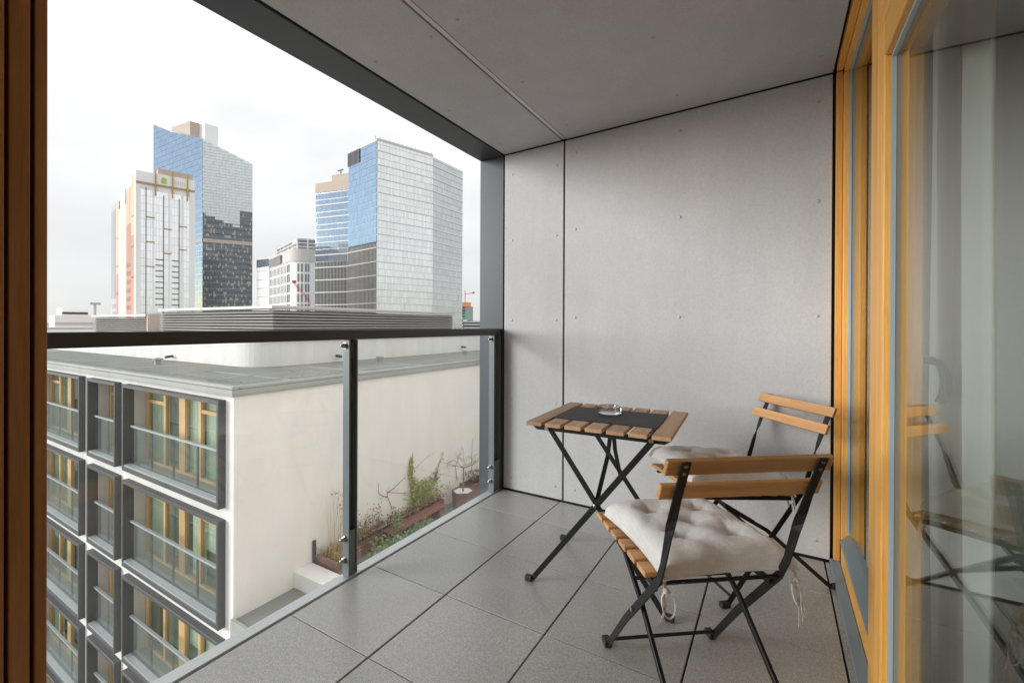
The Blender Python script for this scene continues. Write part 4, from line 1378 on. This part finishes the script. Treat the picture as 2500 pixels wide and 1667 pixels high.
# ================================================================== CITY TOWERS
rc = random.Random(4)
def facade(parent, p0, p1, z0, ztop, ncol, fh, glass, gap=0.12, tilt=0.004, low=None, name="glazing", depth=0.25, nrm=None):
    """grid of slightly tilted panes set a little proud of the face p0->p1 (outside on the right hand when walking p0->p1)"""
    a, b = V((p0[0], p0[1], 0)), V((p1[0], p1[1], 0))
    L = (b - a).length
    t = (b - a) / L
    nr = V((t.y, -t.x, 0))
    zt = ztop if callable(ztop) else (lambda s: ztop)
    mb, mlow = MB(), MB()
    cw = L / ncol
    k = 0
    z = z0
    mx = max(zt(0), zt(1), zt(.5))
    while z < mx:
        for i in range(ncol):
            s0, s1 = i * cw + gap * .5, (i + 1) * cw - gap * .5
            za, zb = z + gap, z + fh - gap
            ta, tb_ = zt(s0 / L), zt(s1 / L)
            if za > min(ta, tb_) - .3:
                continue
            h0, h1 = min(zb, ta), min(zb, tb_)
            e = [rc.uniform(-tilt, tilt) * cw * 0.45 for _ in range(3)]
            q = [a + t * s0 + nr * (depth + e[0]) + V((0, 0, za)), a + t * s1 + nr * (depth + e[1]) + V((0, 0, za)),
                 a + t * s1 + nr * (depth + e[2]) + V((0, 0, h1)), a + t * s0 + nr * (depth + e[2] + e[0] - e[1]) + V((0, 0, h0))]
            tgt = mb
            if low is not None and low[1](s0 / L, za):
                tgt = mlow
            tgt.add(q, [(0, 1, 2, 3)])
        z += fh
        k += 1
    if mb.v:
        mb.build(name, glass, parent)["kind"] = "stuff"
    if mlow.v:
        mlow.build(name, low[0], parent)["kind"] = "stuff"

def bands(parent, p0, p1, zs, hh, proud, mat, name="floor_band", ztop=None):
    a, b = V((p0[0], p0[1], 0)), V((p1[0], p1[1], 0))
    L = (b - a).length
    t = (b - a) / L
    nr = V((t.y, -t.x, 0))
    for z in zs:
        e = b
        if ztop is not None:
            ss = [i / 40 for i in range(41) if ztop(i / 40) > z + hh]
            if not ss:
                continue
            a_, e = a + t * L * min(ss), a + t * L * max(ss)
        else:
            a_ = a
        q = [a_, e, e + nr * proud, a_ + nr * proud]
        MB().hexa([(p.x, p.y, z) for p in (q[3], q[2], q[1], q[0])], [(p.x, p.y, z + hh) for p in (q[3], q[2], q[1], q[0])]).build(name, mat, parent)

def fins(parent, p0, p1, z0, z1, n_, w_, proud, mat, name="mullion", skip=None):
    a, b = V((p0[0], p0[1], 0)), V((p1[0], p1[1], 0))
    L = (b - a).length
    t = (b - a) / L
    nr = V((t.y, -t.x, 0))
    mb = MB()
    for i in range(n_ + 1):
        c_ = a + t * L * i / n_
        q = [c_ - t * w_ / 2 + nr * proud, c_ + t * w_ / 2 + nr * proud, c_ + t * w_ / 2, c_ - t * w_ / 2]
        mb.hexa([(p.x, p.y, z0) for p in q], [(p.x, p.y, z1) for p in q])
    mb.build(name, mat, parent)["kind"] = "stuff"

GZ = -26
# ---- tower with the slanted crown
A_c, A_r, A_l, A_m = (-365.8, 166.7), (-350.4, 194.5), (-447.9, 166.8), (-419.0, 166.5)
ta = thing("glass_tower", (-390, 185, GZ), "tallest blue glass tower with a slanted roof and boxy crown", "tower")
zr_ = lambda s: 138.6 - 13.2 * s
zl_ = lambda s: 138.6 + (29 * (s - 0.62) / 0.38 * 0.45 + 16 if s > 0.62 else 16 * s / 0.62) if s < 0.62 else 154.6 + 13.1 * (s - 0.62) / 0.38
back = [(-432, 250), (-372, 250)]
m = MB()
m.hexa([(A_l[0], A_l[1], GZ), (A_c[0], A_c[1], GZ), (A_r[0], A_r[1], GZ), (-440, 230, GZ)],
       [(A_l[0], A_l[1], 166), (A_c[0], A_c[1], 137.6), (A_r[0], A_r[1], 124.4), (-440, 230, 140)])
m.build("core", "joint_glass", ta)
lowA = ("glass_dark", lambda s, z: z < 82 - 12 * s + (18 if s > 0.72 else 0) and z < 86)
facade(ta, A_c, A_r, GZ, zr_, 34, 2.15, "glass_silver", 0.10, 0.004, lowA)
bands(ta, A_c, A_r, [GZ + 4.3 * i - 0.25 for i in range(1, 25) if abs(GZ + 4.3 * i - 62) > 3], 0.5, 0.32, "band_dark")
facade(ta, A_l, A_c, GZ, lambda s: zl_(1 - s), 34, 4.3, "glass_steel", 0.14, 0.003)  # bluer than the right face: mirrored sky put into the glass colour
bands(ta, A_c, A_r, [62.0], 2.6, 0.5, "facade_beige", "service_floor")
bands(ta, A_l, A_c, [62.0], 2.6, 0.5, "band_dark", "service_floor")
MB().prism([(-424, 170), (-398, 172), (-395, 186), (-421, 186)], 138, 161).build("crown_box", "facade_beige", ta)
MB().hexa([(-415, 178.5, 138), (-388, 178, 138), (-386.5, 187, 138), (-414, 187, 138)],
          [(-415, 178.5, 171.5), (-388, 178, 159.5), (-386.5, 187, 159.5), (-414, 187, 171.5)]).build("crown_wedge", "facade_white", ta)

# ---- white hotel tower with gold fins
B_c, B_r = (-247.7, 85.5), (-241.7, 106.6)
tbw = thing("white_tower", (-262, 95, GZ), "white tower with gold vertical fins and a green roof sign", "tower")
dB = (V((B_r[0] - B_c[0], B_r[1] - B_c[1], 0))).normalized()
nB = V((dB.y, -dB.x, 0))
L_B = 21.94
def bp(s, out=0.0):
    p = V((B_c[0], B_c[1], 0)) + dB * (s * L_B) + nB * out
    return (p.x, p.y)
q0, q1 = bp(0), bp(1)
lf = V((-55.3, 9.0, 0)).normalized()
def bl(d, out=0.0):
    p = V((B_c[0], B_c[1], 0)) + lf * d + V((lf.y, -lf.x, 0)) * (-out)
    return (p.x, p.y)
MB().prism([bl(14), q0, q1, (q1[0] - 20, q1[1] + 3)], GZ, 70.2).build("shaft", "facade_white", tbw)
MB().prism([bl(20), bl(14.01), (bl(14.01)[0] + 4, bl(14.01)[1] + 20), (bl(20)[0], bl(20)[1] + 20)], GZ, 66).build("shaft", "facade_stone", tbw)
MB().prism([bl(38), bl(20.01), (bl(20.01)[0], bl(20.01)[1] + 19), (bl(38)[0], bl(38)[1] + 19)], GZ, 58.5).build("wing", "facade_stone", tbw)
MB().prism([bl(34), bl(24), (bl(24)[0], bl(24)[1] + 12), (bl(34)[0], bl(34)[1] + 12)], 58.51, 66.5).build("plant_room", "band_white", tbw)
MB().prism([bl(58), bl(38.01), (bl(38.01)[0], bl(38.01)[1] + 19), (bl(58)[0], bl(58)[1] + 19)], GZ, 63).build("wing", "facade_grey", tbw)
def rect_on_B(s0, s1, z0, z1, out, mat, name):
    a, b = bp(s0, 0.01), bp(s1, 0.01)
    a2, b2 = bp(s0, out), bp(s1, out)
    return MB().hexa([(a2[0], a2[1], z0), (b2[0], b2[1], z0), (b[0], b[1], z0), (a[0], a[1], z0)], [(a2[0], a2[1], z1), (b2[0], b2[1], z1), (b[0], b[1], z1), (a[0], a[1], z1)]).build(name, mat, tbw)
facade(tbw, bp(0.08, 0.02), bp(0.90, 0.02), GZ, 62, 16, 3.55, "glass_mint", 0.05, 0.003, None, "glazing", 0.12)
for s0, s1 in ((0.0, 0.08), (0.90, 1.0)):
    rect_on_B(s0, s1, GZ, 64.2, 0.35, "facade_white", "pier")
for s0, s1 in ((0.27, 0.30), (0.53, 0.57), (0.76, 0.79)):
    rect_on_B(s0, s1, GZ, 62.5, 0.30, "facade_white", "pier")
rect_on_B(0.0, 1.0, 64.6, 65.3, 0.55, "facade_gold", "ledge")
rect_on_B(0.02, 0.98, 65.4, 70.0, 0.40, "facade_white", "sign_board")
for s in (0.32, 0.605, 0.865):
    rect_on_B(s - 0.012, s + 0.012, 60.0, 71.8, 0.95, "facade_gold", "fin")
MB().prism([bp(.36, -8), bp(.36, -1.5), bp(.97, -1.5), bp(.97, -8)], 70.21, 73.2).build("roof_screen", "facade_beige", tbw)
for s, ztop in ((0.165, 63), (0.455, 60.5), (0.72, 60)):
    rect_on_B(s - 0.006, s + 0.006, GZ, ztop, 0.6, "facade_dark", "fin")
for s0, s1, zz in ((0.165, 0.31, (49.5, 38.3, 27.0)), (0.455, 0.59, (45.0, 33.6)), (0.72, 0.86, (47.0, 36.0))):
    for z in zz:
        rect_on_B(s0, s1, z, z + 0.45, 0.6, "facade_gold", "ledge")
for s0, s1 in ((0.32, 0.45), (0.60, 0.715)):
    for k in range(9):
        rect_on_B(s0, s1, 30.5 - 2.6 * k, 30.9 - 2.6 * k, 0.5, "facade_dark", "ledge")
# emblem on the sign board, and its pale lettering strokes
g = [rect_on_B(0.405, 0.505, 66.1, 66.9, 0.5, "logo_green", "emblem"), rect_on_B(0.415, 0.50, 67.0, 68.0, 0.5, "logo_green", "emblem"),
     rect_on_B(0.425, 0.462, 68.1, 69.0, 0.5, "logo_green", "emblem"), rect_on_B(0.468, 0.51, 68.2, 68.6, 0.5, "logo_green", "emblem")]
for k in range(6):
    rect_on_B(0.64 + 0.033 * k, 0.652 + 0.033 * k, 66.4, 68.4 - 0.3 * (k % 2), 0.45, "logo_pink", "lettering")
# coloured flank
def flank(d0, d1, z0, z1, out, mat, name):
    a, b = bl(d1, out), bl(d0, out)
    a2, b2 = bl(d1, 0.005), bl(d0, 0.005)
    return MB().hexa([(a[0], a[1], z0), (b[0], b[1], z0), (b2[0], b2[1], z0), (a2[0], a2[1], z0)], [(a[0], a[1], z1), (b[0], b[1], z1), (b2[0], b2[1], z1), (a2[0], a2[1], z1)]).build(name, mat, tbw)
flank(0.4, 3.2, GZ, 70.0, -0.35, "facade_stone", "flank_panel")
flank(3.2, 8.8, 42.0, 69.5, -0.5, "facade_tan", "flank_panel")
flank(3.2, 8.8, GZ, 41.9, -0.5, "facade_red", "flank_panel")
flank(8.81, 20, GZ, 48.0, -0.3, "facade_red", "flank_panel")
flank(8.81, 20, 48.1, 65.5, -0.3, "facade_tan", "flank_panel")
flank(38.5, 44, GZ, 26, -0.5, "facade_red", "flank_panel")
flank(38.5, 44, 26.1, 62.9, -0.5, "facade_tan", "flank_panel")
for k in range(9):
    for d in (10.3, 13.4, 16.6):
        flank(d, d + 1.5, 27.5 - 4.0 * k, 29.7 - 4.0 * k, -0.42, "facade_dark", "window")
for d in (9.4, 12.6, 15.8, 19):
    flank(d, d + 0.5, 30, 64, -0.5, "facade_dark", "fin")
for z in (22, 36, 50):
    flank(3.0, 9.0, z, z + 0.7, -0.8, "facade_gold", "ledge")
    flank(38.3, 44.2, z - 6, z - 5.3, -0.8, "facade_gold", "ledge")
for d in (45.5, 48.5, 52, 55.5):
    flank(d, d + 1.1, 14, 60, -0.4, "facade_dark", "window_strip")
for k in range(5):
    for d in (45.5, 49, 52.5):
        flank(d, d + 1.4, 9 - 4.0 * k, 11.2 - 4.0 * k, -0.3, "facade_dark", "window")

# ---- pale glass tower with a lower block beside it
C_c, C_l, C_m, C_r = (-193.1, 176.4), (-223.3, 181.7), (-182.1, 210.9), (-181.6, 240.3)
D_r, D_l = (-223.6, 183.0), (-250.2, 178.4)
tcw = thing("glass_tower", (-200, 200, GZ), "pale mirror glass tower with a blue left face and curved right side", "tower")
MB().prism([C_l, C_c, C_m, C_r, (-222, 235)], GZ, 104.4).build("core", "joint_glass", tcw)
lowC = ("glass_shade", lambda s, z: z < 47)  # dark lower panes and stone fins imitate the reflection of a columned building
facade(tcw, C_l, C_c, GZ, 104.6, 22, 3.9, "glass_blue", 0.14, 0.003, lowC)  # blue is part coating, part mirrored sky put into the colour
facade(tcw, C_c, C_m, GZ, 104.6, 40, 3.9, "glass_pale", 0.08, 0.007)
facade(tcw, C_m, C_r, GZ, 104.0, 26, 3.9, "glass_silver", 0.10, 0.007)
bands(tcw, C_l, C_c, [-26 + 7.8 * i for i in range(10)], 0.55, 0.55, "band_white")
bands(tcw, C_c, C_m, [-26 + 7.8 * i for i in range(17)], 0.50, 0.55, "band_white")
bands(tcw, C_m, C_r, [-26 + 7.8 * i for i in range(17)], 0.75, 0.60, "band_white")
fins(tcw, C_l, C_c, GZ, 47, 22, 0.30, 0.6, "facade_stone")
bands(tcw, C_l, (-211, 179.55), [96.5], 8.0, 0.5, "facade_grey", "plant_screen")
fins(tcw, (C_l[0] + .1, C_l[1] - .55), (-211, 179.0), 96.6, 104.4, 9, 0.5, 0.3, "facade_dark", "screen_fin")
bands(tcw, C_c, C_m, [104.41], 1.5, 0.3, "facade_stone", "parapet")
bands(tcw, C_l, C_c, [104.41], 1.3, 0.3, "facade_stone", "parapet")
for i in range(14):
    t = i / 13
    x, y = C_c[0] + (C_m[0] - C_c[0]) * t - 1.5, C_c[1] + (C_m[1] - C_c[1]) * t
    MB().box(x - .25, x + .25, y - .25, y + .25, 105.9, 107.3).build("railing_post", "facade_stone", tcw)
tdw = thing("glass_block", (-236, 184, GZ), "lower blue glass office block with beige top, left of the pale tower", "office block")
MB().prism([D_l, D_r, (-224, 225), (-256, 222)], GZ, 90).build("core", "joint_glass", tdw)
lowD = ("glass_shade", lambda s, z: z < 40)  # dark lower panes with fins, coloured as a mirrored building
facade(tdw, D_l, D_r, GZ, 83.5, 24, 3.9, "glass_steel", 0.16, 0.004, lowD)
bands(tdw, D_l, D_r, [83.6], 6.3, 0.4, "facade_beige", "plant_screen")
bands(tdw, D_l, D_r, [-26 + 7.8 * i for i in range(14)], 0.6, 0.55, "band_white")
fins(tdw, D_l, D_r, GZ, 40, 24, 0.22, 0.5, "facade_stone")
MB().prism([(-242, 184), (-226, 187), (-226, 200), (-242, 198)], 90.01, 95.5).build("roof_box", "facade_beige", tdw)
MB().prism([(-231, 190), (-224.5, 191), (-224.5, 205), (-231, 205)], 90.02, 104).build("stair_core", "facade_dark", tdw)
MB().tube([(-236, 186, 95.5), (-236, 186, 98)], 0.35, 6).box(-239, -234, 185.7, 186.3, 98, 98.7).build("mast", "facade_dark", tdw)

# ---- white building with a rounded corner
tm = thing("round_white_building", (-285, 190, GZ), "white building with a rounded corner and rows of slot windows", "building")
cc = (-274.2, 188.5)
poly = [(-322.5, 192.0), (-281, 178.6)]
arc = [(cc[0] + 11.2 * cos(a), cc[1] + 11.2 * sin(a)) for a in [radians(-128 + 8.5 * i) for i in range(13)]]
poly = [(-322.5, 192.0)] + arc + [(-262, 215), (-322, 215)]
MB().prism(poly, GZ, 42.3).build("wall", "facade_white", tm)
big = [(-323.5, 191.6)] + [(cc[0] + 11.9 * cos(a), cc[1] + 11.9 * sin(a)) for a in [radians(-128 + 8.5 * i) for i in range(13)]] + [(-261.4, 215.5), (-322, 215.5)]
MB().prism(big, 42.31, 50.5).build("attic", "facade_stone", tm)
def seg_pts(poly_, n_):
    out_ = []
    for i in range(len(poly_) - 1):
        pass
    return out_
wa, wb = V((-322.5, 192.0, 0)), V((arc[0][0], arc[0][1], 0))
tt = (wb - wa).normalized()
nn = V((tt.y, -tt.x, 0))
LL = (wb - wa).length
win = MB().box(-0.55, 0.55, -0.25, 0.1, 0, 5.3)
w0 = None
spots = []
for i in range(13):
    p = wa + tt * (1.5 + (LL - 3.0) * i / 12)
    spots.append((p, math.atan2(tt.y, tt.x)))
for deg in (-122, -110, -98, -60, -48, -36, -28):
    a = radians(deg)
    spots.append((V((cc[0] + 11.2 * cos(a), cc[1] + 11.2 * sin(a), 0)), a + pi / 2))
for r_ in range(7):
    for (p, ang) in spots:
        z = 35.5 - 6.6 * r_
        if w0 is None:
            w0 = win.build("window", "slot_grey")
            o_ = w0
        else:
            o_ = w0.copy()
            COL.objects.link(o_)
        o_.location = (p.x + 285, p.y - 190, z - GZ)
        o_.rotation_euler = (0, 0, ang)
        o_.parent = tm
glx = [(-327, 195.3), (-273.9, 177.6), (-262.5, 192.5), (-268, 210), (-327, 210)]
MB().prism([(x * 0.97 - 8.7, y + 4.5) for x, y in glx], 50.51, 58.5).build("glass_storey", "slot_grey", tm)
ga, gb, gc = [(x * 0.97 - 8.7, y + 4.5) for x, y in glx[:3]]
bands(tm, ga, gb, [52.8, 55.2, 57.6], 0.5, 0.5, "band_white", "frame_band")
bands(tm, gb, gc, [52.8, 55.2, 57.6], 0.5, 0.5, "band_white", "frame_band")
fins(tm, ga, gb, 50.6, 58.6, 5, 0.7, 0.6, "band_white", "frame_post")
fins(tm, gb, gc, 50.6, 58.6, 3, 0.8, 0.6, "band_white", "frame_post")
MB().lathe([(1.6, 0), (1.6, 0.4)], gb[0] - 3.4, gb[1] + 0.2, 56.3, 20, (0.3, -0.95, 0)).build("clock_sign", "band_white", tm)
flat = lambda p0, p1, z0, z1, out, mat, name, par: bands(par, p0, p1, [z0], z1 - z0, out, mat, name)
flat((-322.3, 191.9), (-292, 182.0), 43.0, 48.6, 0.9, "slot_grey", "loggia", tm)
tn = thing("grey_office_block", (-333, 192, GZ), "plain pale grey block left of the rounded white building", "office block")
MB().prism([(-341.1, 192.7), (-324.2, 192.2), (-324.2, 215), (-341, 215)], GZ, 50.3).build("wall", "facade_white", tn)
facade(tn, (-341.1, 192.7), (-324.2, 192.2), 44, 50, 8, 6.0, "glass_blue", 0.1, 0.003)
bands(tn, (-341.1, 192.7), (-324.2, 192.2), [-24 + 6.5 * i for i in range(11)], 0.35, 0.2, "facade_grey")

# ---- cranes, building site, low roofs
def lattice(mb, p0, p1, w_, n_):
    p0, p1 = V(p0), V(p1)
    d = (p1 - p0).normalized()
    x = d.cross(V((0.3, 0.5, 0.8))).normalized() * w_
    y = d.cross(x).normalized() * w_
    cs = [x + y, x - y, -x - y, -x + y]
    for c_ in cs:
        mb.tube([p0 + c_, p1 + c_], w_ * 0.16, 4)
    for i in range(n_):
        a, b = p0 + (p1 - p0) * i / n_, p0 + (p1 - p0) * (i + 1) / n_
        for k in range(4):
            mb.tube([a + cs[k], b + cs[(k + 1) % 4]], w_ * 0.12, 4)
cr = thing("tower_crane", (-226, 152, GZ), "red lattice crane jib in front of the rounded white building", "crane", "construction cranes")
m = MB()
lattice(m, (-226.3, 153.2, GZ), (-225.3, 156.8, 14), 0.55, 14)
m.build("mast", "crane_red", cr)
m = MB()
lattice(m, (-225.2, 156.9, 14), (-230, 150.6, 24), 0.40, 8)
m.build("jib", "crane_red", cr)
MB().box(-231, -229, 150, 151.2, 24, 25.4).build("cab", "crane_red", cr)
si = thing("building_site", (-299, 404, GZ), "distant building shell with orange safety net and red crane base", "building")
MB().prism([(-303.5, 401.5), (-294.8, 406.7), (-300, 418), (-309, 412)], GZ, 22).build("shell", "concrete", si)
bands(si, (-303.5, 401.5), (-294.8, 406.7), [22.1], 4.5, 0.5, "net_orange", "safety_net")
bands(si, (-303.5, 401.5), (-294.8, 406.7), [6.5], 9.0, 0.5, "net_green", "safety_net")
for k in range(6):
    bands(si, (-303.5, 401.5), (-300.5, 403.3), [3.5 + 3.3 * k], 1.5, 0.7, "facade_dark", "opening")
c2 = thing("tower_crane", (-300, 405, 22), "thin distant crane above the building site by the jamb", "crane", "construction cranes")
m = MB()
lattice(m, (-301, 404, 22), (-301, 404, 40), 0.5, 8)
lattice(m, (-301, 404, 36), (-292.5, 409, 37.5), 0.35, 8)
m.build("mast", "crane_red", c2)
MB().box(-293.6, -292, 408, 409.5, 36.4, 38.6).build("counterweight", "facade_dark", c2)
def low_block(label, poly_, z1, mat, bnd=None, bm="facade_dark", name="low_building"):
    o_ = thing(name, (poly_[0][0], poly_[0][1], GZ), label, "building")
    MB().prism(poly_, GZ, z1).build("wall", mat, o_)
    if bnd:
        for z in bnd:
            bands(o_, poly_[0], poly_[1], [z], 1.2, 0.3, bm, "window_band")
    return o_
low_block("low green-glass office block beside the grey jamb", [(-253, 338), (-236, 348), (-240, 360), (-258, 350)], 5.0, "glass_shade", (-2, 1, 3.6), "band_white")
low_block("pale distant block at the foot of the pale glass tower", [(-262, 332), (-253.5, 337.4), (-258, 350), (-266, 345)], 6.5, "facade_white", (-4, -1, 2, 4.6), "facade_dark")
hl = [(-1500, 500), (-1500, 700), (-600, 1500), (-200, 1500), (-200, 1300), (-620, 1250)]
tag(MB().prism([(-900, 1200), (-300, 1300), (-300, 1320), (-900, 1230)], GZ, 6.0).build("treeline", "far_hedge"), None, None, None, "stuff")
low_block("white stepped block low on the skyline at the far left", [(-330, 82), (-328, 92), (-345, 96), (-347, 84)], 9.5, "facade_white", (2, 6))
low_block("wide white low block at the far left behind the roof", [(-300, 72), (-296, 104), (-330, 110), (-334, 78)], 5.0, "facade_white", (0.5,), "facade_stone")
low_block("pale flat-roofed block far left below the skyline", [(-240, 52), (-236, 84), (-262, 90), (-266, 58)], -0.5, "facade_stone", (-4, -8))
for i, (x, y) in enumerate(((-318, 92), (-314, 101))):
    o_ = thing("gantry_mast", (x, y, GZ), ("pale gantry mast at the left of a pair on the far skyline", "pale gantry mast at the right of a pair on the far skyline")[i], "mast", "gantry masts on the skyline")
    MB().tube([(x, y, GZ), (x, y, 12)], 0.6, 6).box(x - 1.0, x + 1.0, y - 2.2, y + 2.2, 11.2, 12.4).build("mast", "facade_grey", o_)
low_block("grey parapet block just beyond the left louvre screen", [(-62, 14.5), (-61, 27), (-75, 30), (-76, 16)], 0.3, "facade_grey", None)
m = MB()
for k in range(60):
    d = rc.uniform(420, 900)
    a = rc.uniform(radians(96), radians(175))
    x, y = d * cos(a), d * sin(a)
    s_ = rc.uniform(8, 26)
    m.prism([(x - s_, y - s_), (x + s_, y - s_), (x + s_, y + s_), (x - s_, y + s_)], GZ, rc.uniform(-14, 3))
m.build("city_blocks", "facade_stone")["kind"] = "stuff"
